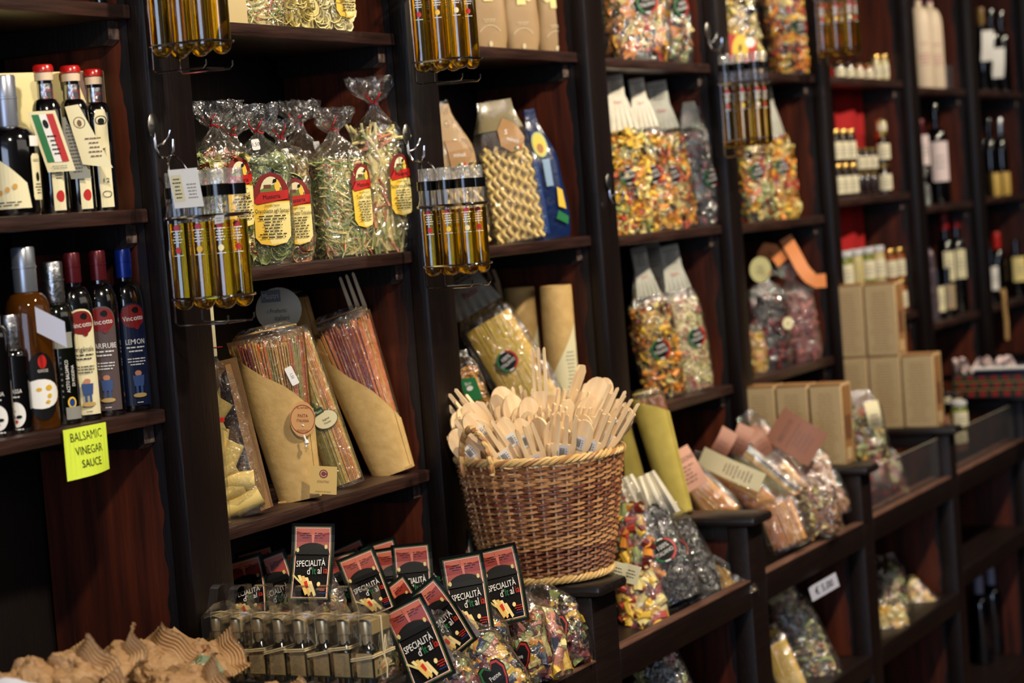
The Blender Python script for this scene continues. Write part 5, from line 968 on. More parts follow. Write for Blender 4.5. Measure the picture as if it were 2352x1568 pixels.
# utensils
UT = {}
def utensil(kind, loc, rot, label, mark=True, group='wooden utensils in the basket'):
    key = (kind, mark)
    if key in UT: return dup(UT[key], loc, rot, label, group)
    pts = dict(fork=lambda: fork_mesh(.30, .056, .070), spoon=lambda: spoon_pts(.29, .052, .085), longfork=lambda: fork_mesh(.36, .040, .10, tines=3), blade=lambda: blade_pts(.29), big=lambda: spoon_pts(.30, .060, .088), stick=lambda: [(-.010, 0), (.010, 0), (.011, .22), (.011, .27), (.008, .275), (-.008, .275), (-.011, .27), (-.011, .22)])[kind]()
    g = cutout(pts, .006 if kind != 'stick' else .016, .0 if kind in ('blade', 'stick') else .008, .19)
    nm = dict(fork='wooden_fork', longfork='wooden_fork', spoon='wooden_spoon', big='wooden_spoon', blade='wooden_spatula', stick='wooden_utensil')[kind]
    if mark:
        t = thing(nm, label, nm.split('_')[1], loc, rot, group); g.build('carved_wood', W_UT, t, smooth=False)
        zz = .20 if kind in ('fork', 'longfork') else .222; sticker(t, (-.011, -.0045 + .008 * math.sin((zz - .19 + .016) * 14) - .0016, zz), (1, 0, 0), (0, -.10, 1), .022, .032, 'barcode_sticker', bar=True)
    else: t = g.build(nm, W_UT, smooth=False); tag(t, label, nm.split('_')[1], group); t.location = loc; t.rotation_euler = rot
    UT[key] = t; return t
rnd = random.Random(12)
def place_ut(kind, px, py, up, ang, turn, label, mark):
    """px, py: position across the basket in metres along image-right / away axes; up: height of the tip above the rim"""
    R2 = np.array((math.cos(-1.09), math.sin(-1.09))); F2 = np.array((math.cos(.481), math.sin(.481)))
    H = dict(longfork=.36).get(kind, .29); p = R2 * px + F2 * py; q = math.hypot(px, py); ln = ang
    base = np.array((BC[0], BC[1])) + p * .45; top = np.array((BC[0], BC[1])) + p; zt = BC[2] + BH + up; d = np.array((*(top - base), .26)); 
    d = np.array((top[0] - base[0] + R2[0] * ln, top[1] - base[1] + R2[1] * ln, .24)); d /= np.linalg.norm(d)
    tip = np.array((top[0] + R2[0] * ln * .6, top[1] + R2[1] * ln * .6, zt)); b = tip - d * H
    yv = np.array((math.cos(.481 + turn), math.sin(.481 + turn), 0)); yv -= d * (yv @ d); yv /= np.linalg.norm(yv); xv = np.cross(yv, d)
    M_ = Matrix(((xv[0], yv[0], d[0]), (xv[1], yv[1], d[1]), (xv[2], yv[2], d[2]))); return utensil(kind, tuple(b), tuple(M_.to_euler()), label, mark)
front = [('big', -.125, -.085, .062, -.10, .3, 'wide spoon seen through the basket handle, nearest the left rim'), ('spoon', -.085, -.10, .105, -.12, .35, 'tall spoon leaning left just right of the basket handle'),
         ('fork', -.048, -.125, .070, -.11, .25, 'front fork with sticker right of the basket handle'), ('spoon', -.022, -.11, .088, -.10, .3, 'spoon with sticker between the two front forks'), ('fork', .018, -.135, .062, -.08, .2, 'front fork with sticker at the middle of the rim'),
         ('fork', .062, -.13, .080, .0, .0, 'upright fork with sticker right of the rim middle'), ('spoon', .088, -.11, .072, .03, -.2, 'spoon turned sideways right of the upright fork'), ('fork', .118, -.11, .078, .05, -.5, 'fork with sticker near the right rim'),
         ('fork', .145, -.09, .085, .08, -.7, 'rightmost fork with sticker by the rim'), ('spoon', .152, -.07, .090, .09, -.5, 'spoon leaning right beside the rightmost fork'), ('spoon', .0, -.085, .085, -.07, .35, 'spoon behind the middle front fork')]
for k_, x, y, up, ln, tn, lab in front: place_ut(k_, x, y, up, ln, tn, lab, True)
tall = [('longfork', .012, .02, .235, -.0, -.25, 'tallest fork rising above all the utensils'), ('blade', .085, .06, .185, .05, 1.1, 'tall flat spatula right of the tallest fork'), ('stick', -.15, -.03, .105, -.06, 0, 'thick handle leaning out over the left rim'), ('stick', -.135, .0, .115, -.05, 0, 'second thick handle leaning left behind the first'), ('stick', -.165, -.04, .07, -.07, 0, 'lowest thick handle leaning left over the rim'),
        ('fork', -.115, .03, .125, -.08, .8, 'fork tine sticking up at the left of the basket'), ('big', -.055, .06, .140, -.04, .2, 'big pale spoon at the back left of the centre'), ('spoon', -.005, .0, .125, -.02, .2, 'spoon left of the tallest fork'), ('big', .125, .04, .145, .04, -.1, 'round spoon at the back right'), ('spoon', .14, .06, .150, .05, -.2, 'second round spoon behind the back right one'), ('fork', .15, .0, .125, .05, -.3, 'fork at the right edge leaning outward'), ('fork', .165, -.03, .10, .07, -.4, 'lowest fork leaning over the right rim'), ('blade', .06, -.01, .115, .02, .6, 'dark-edged flat spatula in the middle right')]
for k_, x, y, up, ln, tn, lab in tall: place_ut(k_, x, y, up, ln, tn, lab, False)
for i in range(62):
    a = rnd.uniform(0, 2 * PI); q = .155 * math.sqrt(rnd.random()); x, y = q * math.cos(a), q * math.sin(a) * .9
    if y < -.095: y = -.06
    place_ut(rnd.choice(['fork', 'fork', 'spoon', 'spoon', 'blade', 'big']), x, y, rnd.uniform(.055, .10) + .035 * (y > 0), x * .5 + rnd.uniform(-.02, .02), rnd.uniform(-.9, .9), 'pale wooden utensil in the crowded middle of the basket', False)
# ------------------------------------------------------------------ raffia-tied oil boxes on the nearest divider
BOXP = None; n8 = ['first', 'second', 'third', 'fourth', 'fifth', 'sixth', 'seventh', 'eighth']
KLAB = mat('kraft_label', (.72, .62, .42), .6); 
def oil_box(loc, label, first, ang, rz=0, tied=.042):
    t = thing('oil_gift_box', label, 'gift box', loc, rz, 'raffia-tied oil boxes on the divider'); W, D, H = .0215, .075, .122
    g = G(); g.box((-.003, -W, 0), (D, W, H), 0, .0012); g.build('acetate_body', ACET, t)
    g = G()   # arched carrying handle cut from the same sheet
    for x0, x1, z0, z1, w0, w1 in ((.0, .012, H, H + .052, .0, 0), (.052, .062, H, H + .052, 0, 0)):
        g.slab(lambda u, v: ((.0 + .012 * v * 1.6 + (x0 if x0 < .02 else D - .004 - .028 * v), (u - .5) * .018, z0 + (z1 - z0) * v), (1, 0, 0)), 3, 5, .0008)
    g.slab(lambda u, v: ((.018 + u * .030, (v - .5) * .018, H + .049 + .006 * math.sin(u * PI)), (0, 0, 1)), 6, 3, .0009)
    g.add([(0, -W, H), (0, W, H), (.02, .006, H + .02), (.02, -.006, H + .02), (D, -W, H), (D, W, H), (D - .02, .006, H + .02), (D - .02, -.006, H + .02)], [(0, 1, 2, 3), (5, 4, 7, 6), (1, 5, 6, 2), (4, 0, 3, 7)])
    g.build('acetate_handle', ACET, t)
    g = G(); g.slab(lambda u, v: ((.004 + u * (D - .008), (v - .5) * 2 * (W - .003), H - .004 + .004 * math.sin(v * PI)), (0, 0, 1)), 4, 5, .0008); g.slab(lambda u, v: ((D - .006, (v - .5) * 2 * (W - .003), .03 + u * (H - .04)), (1, 0, 0)), 4, 3, .0008); g.box((.004, -W + .0015, H - .028), (D - .004, -W + .003, H - .004)); g.build('kraft_insert', KLAB, t)
    g = G(); r_ = .0165; g.lathe([(.013, .002), (r_, .004), (r_, .060), (.015, .068), (.0098, .074), (.0095, .080)], 16, c=(.020, 0, 0), power=.7); g.build('oil_bottle', mat('olive_dark_glass', (.10, .09, .03), .05, spec=.8, coat=.7), t)
    g = G(); g.lathe([(.0100, .072), (.0104, .092), (.0130, .093), (.0136, .112), (.0125, .1165), (.001, .117)], 16, c=(.020, 0, 0)); g.build('bottle_cap', PEWTER, t)
    printed([('rect', -.0165, .014, .033, .046, 0), ('rect', -.0165, .014, .033, .0025, 1)] + [('lines', -.013, .020, .026, .036, 11, 2)], flat((.0022, .0, 0), (0, -1, 0), (0, 0, 1)), 'back_label', t, [KLAB, DGREEN, GREYP], seed=3)
    printed([('rect', 0, .014, .040, .046, 0), ('rect', 0, .014, .040, .0025, 1), ('ell', .018, .036, .003, .007, 1), ('ell', .026, .030, .003, .004, 2), ('ell', .010, .026, .002, .005, 1)], flat((.004, -W + .0016, 0), (1, 0, 0), (0, 0, 1)), 'front_label', t, [KLAB, DGREEN, RED])
    g = G()
    for dz in (0, .0035): g.tube([(-.0045, -W - .0015, tied + dz + .004), (-.0045, W + .0015, tied + dz - .003 + .004 * ang), (D + .0015, W + .0015, tied + dz), (D + .0015, -W - .0015, tied + dz + .003), (-.0045, -W - .0015, tied + dz + .004)], .0014, 5)
    g.tube([(.034, -W - .002, tied), (.034, -W - .002, H + .001), (.034, 0, H + .003), (.034, W + .002, H), (.034, W + .002, tied)], .0015, 5); g.tube([(.034, -W - .002, tied + .004), (.030, -W - .006, tied + .02), (.036, -W - .007, tied + .038), (.040, -W - .005, tied + .02), (.034, -W - .003, tied + .003), (.036, -W - .006, tied - .02), (.033, -W - .006, tied - .04)], .0015, 5)
    g.build('raffia_tie', RAFFIA, t)
    return t
for i in range(8): oil_box((3.290 + (.002, -.003, .003, 0, -.003, .004, 0, .002)[i], -.032 - i * .0466, .766), n8[i] + ' of eight clear oil boxes counting from the upright', i == 0, (-1, 1, .5, -1, 1, -.6, .3, -.2)[i], (.02, -.03, .02, 0, -.02, .03, 0, .03)[i], (.05, .044, .058, .062, .060, .057, .066, .050)[i])
# ------------------------------------------------------------------ crumpled kraft bags at the bottom left
KB = mat('crumpled_kraft', (.62, .47, .31), .6, col2=(.70, .55, .38), nscale=9, bump=.8, bscale=26)
def kraft_bag(loc, rot, label, L=.17, W=.12, T=.045, seed=1, prt=False):
    rnd = random.Random(seed); ph = [rnd.uniform(0, 6.28) for _ in range(8)]; t = thing('kraft_bag', label, 'paper bag', loc, rot, 'crumpled kraft bags on the ledge')
    def nz(x, y): return .007 * math.sin(34 * x + ph[0] + 3 * math.sin(24 * y + ph[1])) * math.sin(30 * y + ph[2]) + .006 * math.sin(80 * x + 60 * y + ph[3]) + .007 * abs(math.sin(70 * y + ph[4] + 50 * x)) + .005 * abs(math.sin(90 * x - 40 * y + ph[7]))
    def fn(s):
        def f(u, v):
            x = (u - .5) * L; y = (v - .5) * W; k = max(0, (1 - (2 * abs(u - .5)) ** 3)) ** .6 * max(0, (1 - (2 * abs(v - .5)) ** 4)) ** .5
            return (x, y * (1 + .08 * math.sin(9 * u + ph[5])), s * (T / 2) * k + nz(x, y) * (k + .25))
        return f
    g = G(); g.grid(fn(1), 30, 20); g.grid(fn(-1), 30, 20); rg = np.random.default_rng(seed)
    for V in g.V: V[:, 2] += rg.normal(0, .0016, len(V)); V[:, :2] += rg.normal(0, .0012, (len(V), 2))
    g.build('bag_body', KB, t, ang=.22)
    for s in (-1, 1):
        g = G(); g.slab(lambda u, v: ((s * (L / 2 - .004 + .036 * v) + .003 * math.sin(u * 14 + ph[6]), (u - .5) * W * (1.02 - .1 * v), nz(s * L / 2, (u - .5) * W) * .6 + .018 * v * math.sin(u * 5 + ph[7] * s) + .0016 * math.sin(v * 40) + .004 * ((int(u * 24)) % 2) * (v > .9)), (0, 0, 1)), 25, 13, .0012); g.build('crimped_seal', KB, t, ang=.5)
    if prt: printed([('poly', [(-.02, -.05), (.06, -.05), (.06, -.02), (.03, .0), (-.01, .01)], 0), ('lines', -.005, -.045, .05, .03, 5, 1), ('rect', .0, .012, .05, .003, 2), ('lines', -.05, .02, .05, .012, 2, 0)], lambda u, v, l: (u, v, fn(1)(u / L + .5, v / W + .5)[2] + .0015 + l), 'printed_band', t, [mat('sage_print', (.40, .48, .36), .5), CREAM, DRED], cut=(.008, .008))
    return t
kb = [((2.668, -0.1, 0.885), (.3, -.25, -1.0), 'kraft bag at the far left of the heap', False), ((2.715, -0.14, 0.875), (.5, -.75, -.7), 'kraft bag with a seal standing up, left of the heap centre', False), ((2.789, -0.16, 0.87), (.5, -.65, -1.3), 'kraft bag in the middle of the heap with striped seal', False),
      ((2.93, -0.14, 0.85), (.5, -.75, -.5), 'kraft bag with curled seal behind the front one', False), ((3.065, -0.14, 0.825), (.5, -.4, -.9), 'kraft bag with sage print next to the upright', True), ((2.701, -0.29, 0.835), (.35, -.15, -.9), 'front kraft bag cut by the bottom edge', False),
      ((2.919, -0.29, 0.79), (.45, .15, -1.15), 'nearest kraft bag with green printed band', True), ((2.486, -0.27, 0.85), (.3, .3, -1.4), 'low kraft bag at the bottom left', False), ((2.609, -0.27, 0.85), (.4, -.4, -.4), 'kraft bag with ragged seal in front of the heap centre', False), ((2.909, -0.03, 0.84), (.2, .2, -.2), 'kraft bag at the back of the heap', False), ((3.164, -0.02, 0.825), (.3, -.2, -1.6), 'shaded kraft bag at the back beside the upright', False),
      ((2.876, -0.24, 0.82), (.55, -.55, -1.2), 'kraft bag with upright seal at the right of the heap', False), ((2.986, -0.33, 0.775), (.4, -.3, -.8), 'kraft bag reaching in front of the oil boxes', True)]
for i, (lc, ro, lab, pr) in enumerate(kb): kraft_bag(lc, ro, lab, .135 + .01 * (i % 3), .105, .07, i + 3, pr)
for i, (x, y) in enumerate(((2.75, -.10), (2.95, .0), (3.13, -.10), (2.9, -.20))): kraft_bag((x, y, .735 + .015 * (i % 2)), (.05, .05, .7 * i), ['back', 'left', 'right', 'front'][i] + ' kraft bag under the heap', .21, .15, .05, 20 + i)
o = tag(G().slab(lambda u, v: ((u * .07, v * .05, .006 * math.sin(u * 5)), (0, 0, 1)), 5, 4, .001).build('paper_slip', mat('lilac_white_paper', (.82, .82, .88), .5)), 'white paper slip lying on the kraft bags at the bottom left corner', 'paper'); o.location = (2.534, -0.157, 0.92); o.rotation_euler = (.3, .1, -1)
# ------------------------------------------------------------------ bags with black cards
def black_card(parent, org=(0, 0, 0), w=.088, h=.158, curl=.032, name='printed_card', fan=1):
    def fn(u, v, l):
        t = 1 - v / h; y = -curl * (t ** 2) * 1.6 + curl * .25 * math.sin(t * 5); return (org[0] + u, org[1] - .004 + y * 1.3 - l, org[2] + v)
    a = w / 2; m = .006
    e = [('rect', -a, 0, w, h, 0), ('rect', -a + m, m, w - 2 * m, h - 2 * m, 3), ('rect', -a + m + .0016, m + .0016, w - 2 * m - .0032, h - 2 * m - .0032, 1), ('rect', -a + m + .003, m + .003, w - 2 * m - .006, h - 2 * m - .006, 2), ('rect', -a + m + .0042, m + .0042, w - 2 * m - .0084, h - 2 * m - .0084, 0)]
    x0, x1, zt = -a + .0105, a - .0105, h - .0105
    e += [('rect', x0, h * .62, x1 - x0, zt - h * .62, 4), ('poly', [(x0, zt), (x1, zt), (x1, zt - .008), (0, zt - .014), (x0, zt - .006)], 5), ('lines', x0, h * .80, x1 - x0, .014, 3, 6), ('poly', [(-.004, zt), (.004, zt), (.002, h * .74), (-.002, h * .74)], 5)]
    for i in range(11): b = (i - 5) / 5; e.append(('poly', [(b * .006, h * .76), (b * a * .78 - .0022, h * .60), (b * a * .78 + .0022, h * .60)], 6))
    e += [('poly', arc_pts(0, h * .60, a * .80, h * .15, 0, 180, 14), 0), ('ell', -a * .68, h * .655, .003, .0045, 7), ('ell', a * .62, h * .70, .003, .0045, 7)]
    e += [('text', 'SPECIALITÀ', -a * .04, h * .485, .0175, 2, .66, .06), ('text', "d'", a * -.08, h * .385, .020, 2, .7, .06), ('text', 'It', a * .14, h * .39, .021, 3, .7, .06), ('text', 'al', a * .40, h * .395, .020, 2, .7, .06), ('text', 'ia', a * .66, h * .40, .020, 1, .7, .06)]
    for i, (x, z, q) in enumerate(((-.016, .040, .5), (-.009, .038, .42), (-.002, .035, .38), (-.006, .028, .5), (.006, .028, .4), (-.012, .030, .45))):
        c, s_ = math.cos(q), math.sin(q); e.append(('poly', [(x + c * u_ - s_ * v_, z + s_ * u_ + c * v_) for u_, v_ in ((-.0028, .016), (.0028, .014), (.0028, -.015), (-.0028, -.017))], 8 if i % 2 else 9))
    e += [('poly', [(-.012, .040), (-.006, .043), (-.002, .030), (-.006, .027)], 1), ('poly', [(-.036, .052), (-.018, .036), (-.016, .039), (-.034, .055)], 7), ('ell', .018, .036, .0035, .0045, 9), ('lines', .018, .022, .018, .013, 3, 1), ('rect', .019, .0185, .017, .0014, 10)]
    return printed(e, fn, name, parent, [BLACK, mat('card_red', (.80, .20, .14), .35), WHITE, GREEN, mat('card_brick', (.62, .22, .16), .4), mat('card_rose', (.88, .48, .38), .4), mat('card_soot', (.14, .06, .05), .4), mat('card_pale_gold', (.82, .76, .48), .4), mat('card_pasta', (.88, .72, .40), .4), mat('card_pasta_light', (.94, .84, .58), .4), BLUE], cut=(0, .015), label='black card with red picture and tricolour frame')
def heart(parent, mapping, txt):
    P = [(x * 1.5, y * 1.7) for x, y in [(0, -.022), (.012, -.006), (.017, .006), (.014, .016), (.007, .018), (0, .011), (-.007, .018), (-.014, .016), (-.017, .006), (-.012, -.006)]]
    Q = lambda k: [(x * k, y * k) for x, y in P]
    return printed([('poly', Q(1.1), 0), ('poly', [p for p in Q(1.0) if p[0] >= 0], 2), ('poly', [p for p in Q(1.0) if p[0] <= 0], 1), ('poly', Q(.86), 0), ('text', txt, 0, .003, .014, 3, .7)], mapping, 'heart_sticker', parent, [BLACK, GREEN, RED, WHITE], label='black heart sticker with ' + txt)
CP = [PYEL, WHEAT, PMAR, PGREEN, PBLUE, POR, PPINK]; CARDP = None
def card_bag(world, rot, label, full=None, seed=1, simple_=True, htx=None):
    """world: where the card's centre is"""
    global CARDP
    L0 = (0, -.03, .205)
    if simple_ and CARDP is not None: t = dup(CARDP, (0, 0, 0), rot, label)
    else:
        t = thing('pasta_bag', label, 'pasta bag', (0, 0, 0), rot, 'pasta bags with black cards'); fn = bag_fn(.13, .085, .125, .19, .20, flat=True, topw=.55, seed=seed, n=3)
        fill(t, fn, .12, 90 if simple_ else 150, 'tube' if not full else full, CP, seed, .012, .12, core=PBROWN); film_mesh(t, fn, .205, FILM, 26, 14)
        black_card(t, (0, -.020, .125)); g = G(); g.slab(lambda u, v: (((u - .5) * .08, -.006 + .012 * (1 - v) ** 2, .14 + .142 * v), (0, -1, 0)), 4, 5, .0008); g.build('card_back', mat('lilac_grey_card', (.60, .58, .62), .4), t)
        if simple_: CARDP = t
        if htx: heart(t, plane_of(fn, .050, x0=htx[1], sc=1.1, lift=.010), htx[0])
    t.rotation_euler = rot; hang(t, L0, world); return t
cards = [((3.698, 0.0, 0.918), (-.15, .09, FC), 'black-carded bag with the tall card behind the oil boxes'), ((3.981, 0.05, 0.814), (-.30, -.30, FC + .1), 'black-carded bag just right of the tall card'), ((4.142, 0.1, 0.807), (-.2, -.22, FC), 'black-carded bag behind the row, third from the basket side'),
         ((4.124, 0.06, 0.796), (-.15, -.05, FC + .2), 'black-carded bag in the back row left of the upright card'), ((4.062, -0.02, 0.814), (-.12, -.02, FC), 'upright black-carded bag in the middle row'), ((4.28, 0.05, 0.792), (-.15, -.12, FC), 'black-carded bag behind the middle row'), ((4.325, 0.02, 0.794), (-.15, -.1, FC), 'black-carded bag behind the big front card'),
         ((4.444, 0.02, 0.778), (-.2, -.2, FC), 'black-carded bag leaning against the basket'), ((3.737, 0.12, 0.85), (-.2, -.28, FC), 'black-carded bag behind the third oil box'), ((3.892, 0.18, 0.825), (-.2, -.32, FC), 'black-carded bag behind the fourth oil box'), ((4.029, 0.14, 0.799), (-.2, -.15, FC), 'black-carded bag in the back right of the tall card'),
         ((3.873, 0.26, 0.856), (-.8, -.2, FC), 'shaded black-carded bag lying at the back by the upright'), ((3.955, 0.26, 0.831), (-.9, .2, FC), 'second shaded black-carded bag lying at the back'), ((4.183, 0.2, 0.799), (-.2, -.35, FC), 'shaded black-carded bag at the back under the shelf'), ((3.692, 0.16, 0.854), (-.4, -.2, FC), 'black-carded bag behind the first oil boxes'),
         ((4.486, -0.06, 0.683), (-.35, -.45, FC - .2), 'black-carded bag tucked behind under the basket'), ((3.955, -0.05, 0.768), (-.7, -.6, FC), 'black-carded bag lying flat between the front cards')]
for i, (wl, ro, lab) in enumerate(cards): card_bag(wl, ro, lab, seed=i + 60)
card_bag((3.931, -0.31, 0.832), (-.12, -.16, FC - .05), 'black-carded bag right of the big front card', full='tube', seed=90, simple_=False, htx=('Love', .0))
card_bag((3.724, -0.34, 0.852), (-.10, -.10, FC), 'big front black-carded bag in the centre of the bin', full='tube', seed=91, simple_=False, htx=('Cornetti', .005))
card_bag((3.594, -0.35, 0.824), (-.25, -.62, FC), 'black-carded bag tilted left under the big front card', full='tube', seed=92, simple_=False, htx=('Penne', .02))
card_bag((3.455, -0.38, 0.815), (-.12, -.40, FC), 'lowest black-carded bag beside the last oil box', full='mix', seed=93, simple_=False)
for lc, ro, lab, txt, kd, ms, sd in (((4.03, -0.325, 0.678), (-.35, -.25, FC), 'bag of slate and rose pasta tubes with narrow heart', 'Amori', 'bigtube', [PMAR, PBLUE, PPINK, PYEL, WHEAT], 73),
        ((4.19, -0.29, 0.672), (-.35, -.28, FC - .1), 'bag of butterfly pasta with large heart sticker by the divider', 'Farfalle', 'bow', [PYEL, PGREEN, WHEAT, PMAR, PBLK], 74), ((3.497, -0.37, 0.732), (-.4, .1, FC), 'low bag of coloured star pasta beside the oil boxes', 'Stelle', 'mix', [PYEL, PRED, PGREEN, WHEAT], 75), ((3.619, -0.37, 0.687), (-.3, .0, FC), 'lowest bag of tubes at the bottom picture edge', 'Penne', 'tube', [PYEL, WHEAT, PMAR, PGREEN], 76)):
    t = thing('pasta_bag', lab, 'pasta bag', (0, 0, 0), ro, 'pasta bags with heart stickers'); fn = bag_fn(.12, .08, .135, .20, .22, seed=sd, n=2.8, neck=.3, flare=.5); fill(t, fn, .135, 120, kd, ms, sd, .012, .12, core=PBROWN); film_mesh(t, fn, .21, FILM, 32, 18, 1.05)
    heart(t, plane_of(fn, .075, x0=.01, sc=1.12, lift=.007), txt); hang(t, (0, -.03, .075), lc)
    if sd == 76: sticker(t, (-.03, -.048, .085), (1, 0, .2), (-.2, 0, 1), .024, .018)
# ------------------------------------------------------------------ second bin
def bin_bag(world, ro, lab, w, d, hf, h, kd, n, ms, sd, mark=None, core=None, wts=None, top=None, flatb=True, ins=.012):
    t = thing('pasta_bag', lab, 'pasta bag', (0, 0, 0), ro); fn = bag_fn(w, d, hf, h, h + .01, seed=sd, n=2.8, flat=flatb, topw=.6)
    if kd == 'spag': strands(t, hf, lambda q: w * .44, lambda q: d * .42, n, ms, sd, jag=.006)
    else: fill(t, fn, hf, n, kd, ms, sd, ins, w, core=core, wts=wts)
    film_mesh(t, fn, h, FILM2 if core is PBLK else FILM, 30, 18, 1.05, crk=.0012)
    if mark: round_mark(t, plane_of(fn, mark[1], x0=mark[0], sc=1.07, lift=.004), mark[2])
    if top: header(t, h - .02, *top, m=WHITOP, seed=sd)
    hang(t, (0, -d / 2, hf / 2), world); return t
b1 = bin_bag((4.842, -0.2, 0.745), (-.30, -.20, FC), 'bag of big red and maroon pasta tubes behind the basket', .12, .085, .20, .27, 'bigtube', 120, [PMAR, PRED, POR, PGREEN, PYEL], 81, core=PBROWN)
bin_bag((4.789, -0.225, 0.617), (-.32, -.18, FC), 'low bag of yellow curls and red tubes next to the divider', .12, .08, .16, .22, 'bigtube', 120, [PYEL, WHEAT, PRED, PMAR, PYEL], 82, core=PYEL)
bin_bag((4.87, -0.26, 0.724), (-.40, -.33, FC), 'left black squid-ink pasta bag with green-ringed sticker', .115, .09, .24, .31, 'lump', 330, [PBLK2, PBLK, PBLK2], 83, (.005, .13, .032), core=PBLK, ins=.01)
bin_bag((5.043, -0.25, 0.674), (-.42, -.36, FC), 'right black squid-ink pasta bag with round sticker', .115, .085, .20, .27, 'lump', 300, [PBLK2, PBLK, PBLK2], 84, (-.015, .14, .032), core=PBLK, ins=.01)
bin_bag((5.207, -0.25, 0.635), (-.55, -.65, FC), 'bag of yellow pasta sticks sloping down to the right', .10, .07, .24, .29, 'spag', 70, [pm('corn_yellow', (.90, .68, .22)), pm('corn_pale', (.92, .76, .36))], 85)
o = thing('crumpled_paper_topper', 'two shiny crumpled white paper toppers over the black pasta bags', 'paper topper', (4.948, -0.18, 0.842), (-.2, -.35, FC)); g = G()
g.slab(lambda u, v: ((-.02 + (u - .5) * .075 * (1.1 - .4 * v), -.02 * math.sin(v * 4) + .008 * math.sin(u * 20), -.05 + v * .13), (0, -1, 0)), 14, 10, .001); g.slab(lambda u, v: ((.035 + (u - .5) * .070 * (1.2 - .5 * v), -.03 * math.sin(v * 3.4) + .008 * math.sin(u * 18 + 2), -.055 + v * .12), (0, -1, 0)), 14, 10, .001); g.build('crumpled_paper', mat('glossy_white_paper', (.93, .90, .82), .25, coat=.5, bump=.4, bscale=25), o)
printed([('text', 'Pasta', .0, .045, .020, 0, .8, 1.4), ('ell', -.02, .01, .006, .004, 1)], flat((-.02, -.030, .02), (1, 0, 0), (0, 0, 1)), 'topper_print', o, [GREYP, RED])
for i, lc in enumerate(((4.447, -0.33, 0.762), (4.507, -0.335, 0.745))):
    o = thing('price_card', ['left', 'right'][i] + ' cream price card sticking out beside the basket foot', 'card', lc, (0, .35, FC)); printed([('rect', -.020, -.022, .040, .044, 0), ('lines', -.014, -.010, .028, .022, 3, 1)], flat((0, 0, 0), (1, 0, 0), (0, 0, 1)), 'card_face', o, [CREAM, DGREY]); g = G(); g.box((-.020, .0002, -.022), (.020, .0015, .022)); g.build('card_stock', CREAM, o)
# yellow cone packs standing on the third divider
YK = mat('yellow_kraft', (.74, .66, .30), .65, col2=(.80, .72, .36), nscale=30)
cone_pack((5.27, -.135, .766), (-.03, -.19, FC), 'nearer smooth yellow kraft pack behind the basket', .335, .045, .034, .03, .025, .98, .80, [PBROWN, SPAG[2]], 86, fork=False, n=60, paper=YK)
cone_pack((5.275, -.02, .766), (-.03, -.22, FC), 'farther yellow kraft pack with crumpled clear top', .40, .045, .034, .03, .025, .70, .62, [SPAG[2], PBROWN], 87, fork=False, n=60, paper=YK)
# ------------------------------------------------------------------ third bin
AM = [pm('amber_sticks', (.86, .54, .14)), pm('amber_light', (.90, .68, .26)), pm('amber_dark', (.66, .36, .10))]
for lc, ro, lab, w, L_, ms, sd in (((5.5, -0.111, 0.78), (-.2, -.75, FC), 'bag of orange pasta sticks lying below the pink card', .10, .24, AM[:2], 101), ((5.65, -0.179, 0.757), (-.3, -.95, FC), 'long amber pasta pack sloping toward the rail', .085, .34, AM, 102), ((5.8, -0.22, 0.755), (-.3, -.80, FC), 'long dark and pale pasta pack with cream topper', .085, .36, [SPAG[1], AM[1], PBLK2], 103), ((5.6, -0.301, 0.679), (-.3, -.30, FC), 'amber pasta block in clear wrap at the rail', .12, .15, AM, 104), ((5.85, -0.277, 0.707), (-.3, -.65, FC), 'pale spaghetti pack beside the biscuit bag', .08, .30, [AM[1], SPAG[3]], 105)):
    bin_bag(lc, ro, lab, w, .06, L_ * .86, L_, 'spag', 70, ms, sd)
bin_bag((5.98, -0.285, 0.718), (-.3, -.35, FC), 'clear bag of brown biscuits right of the brown cards', .12, .08, .17, .26, 'lump2', 80, [PTAN, PBROWN, PTAN], 106, core=PBROWN)
bin_bag((5.93, -0.176, 0.81), (-.3, -.55, FC), 'brown pasta pack under the brown folded card', .08, .06, .24, .30, 'spag', 60, [PBROWN, AM[2]], 107)
bin_bag((5.8, -0.339, 0.683), (-.2, -.1, FC), 'clear wrapped bag of pale twists at the front of the rail', .11, .07, .12, .17, 'twist', 160, [PTAN, WHEAT, PBROWN], 108, core=PBROWN)
def paper_card(lc, ro, lab, w, h, m, words_, curl=.02, n=5):
    o = thing('paper_card', lab, 'card', lc, ro); a = w / 2; f = lambda u, v: ((u - .5) * w, -curl * math.sin(v * PI), (v - .5) * h)
    g = G(); g.slab(lambda u, v: (f(u, v), (0, -1, 0)), 4, 10, .0012); g.build('card_stock', m, o)
    printed(([('text', words_, 0, h * .22, w * .22, 0, .7)] if words_ else []) + [('lines', -a * .75, -h * .35, w * .75, h * .45, n, 0)], lambda u, v, l: (u, -curl * math.sin((v / h + .5) * PI) - .0012 - l, v), 'card_print', o, [mat('card_grey_red', (.55, .40, .36), .6)], cut=(0, .02)); return o
paper_card((5.4, -0.103, 0.861), (-.2, -.45, FC), 'pink paper card above the orange pasta sticks', .085, .115, PINK, 'PRODUZIONE', .01)
paper_card((5.62, -0.151, 0.832), (-.35, -1.10, FC), 'long curved cream card across the third bin', .055, .19, CREAM, None, .03, 8)
paper_card((6.168, -0.03, 0.75), (.9, -1.3, FC), 'lime green leaf-shaped card behind the cream card', .03, .10, mat('lime_card', (.72, .74, .30), .5), None, .01, 2)
BRC = mat('brown_pink_card', (.62, .42, .34), .55)
paper_card((5.95, -0.225, 0.879), (-.35, -.95, FC), 'large brown folded card in front of the cartons', .11, .15, BRC, 'BISCOTTI', .015)
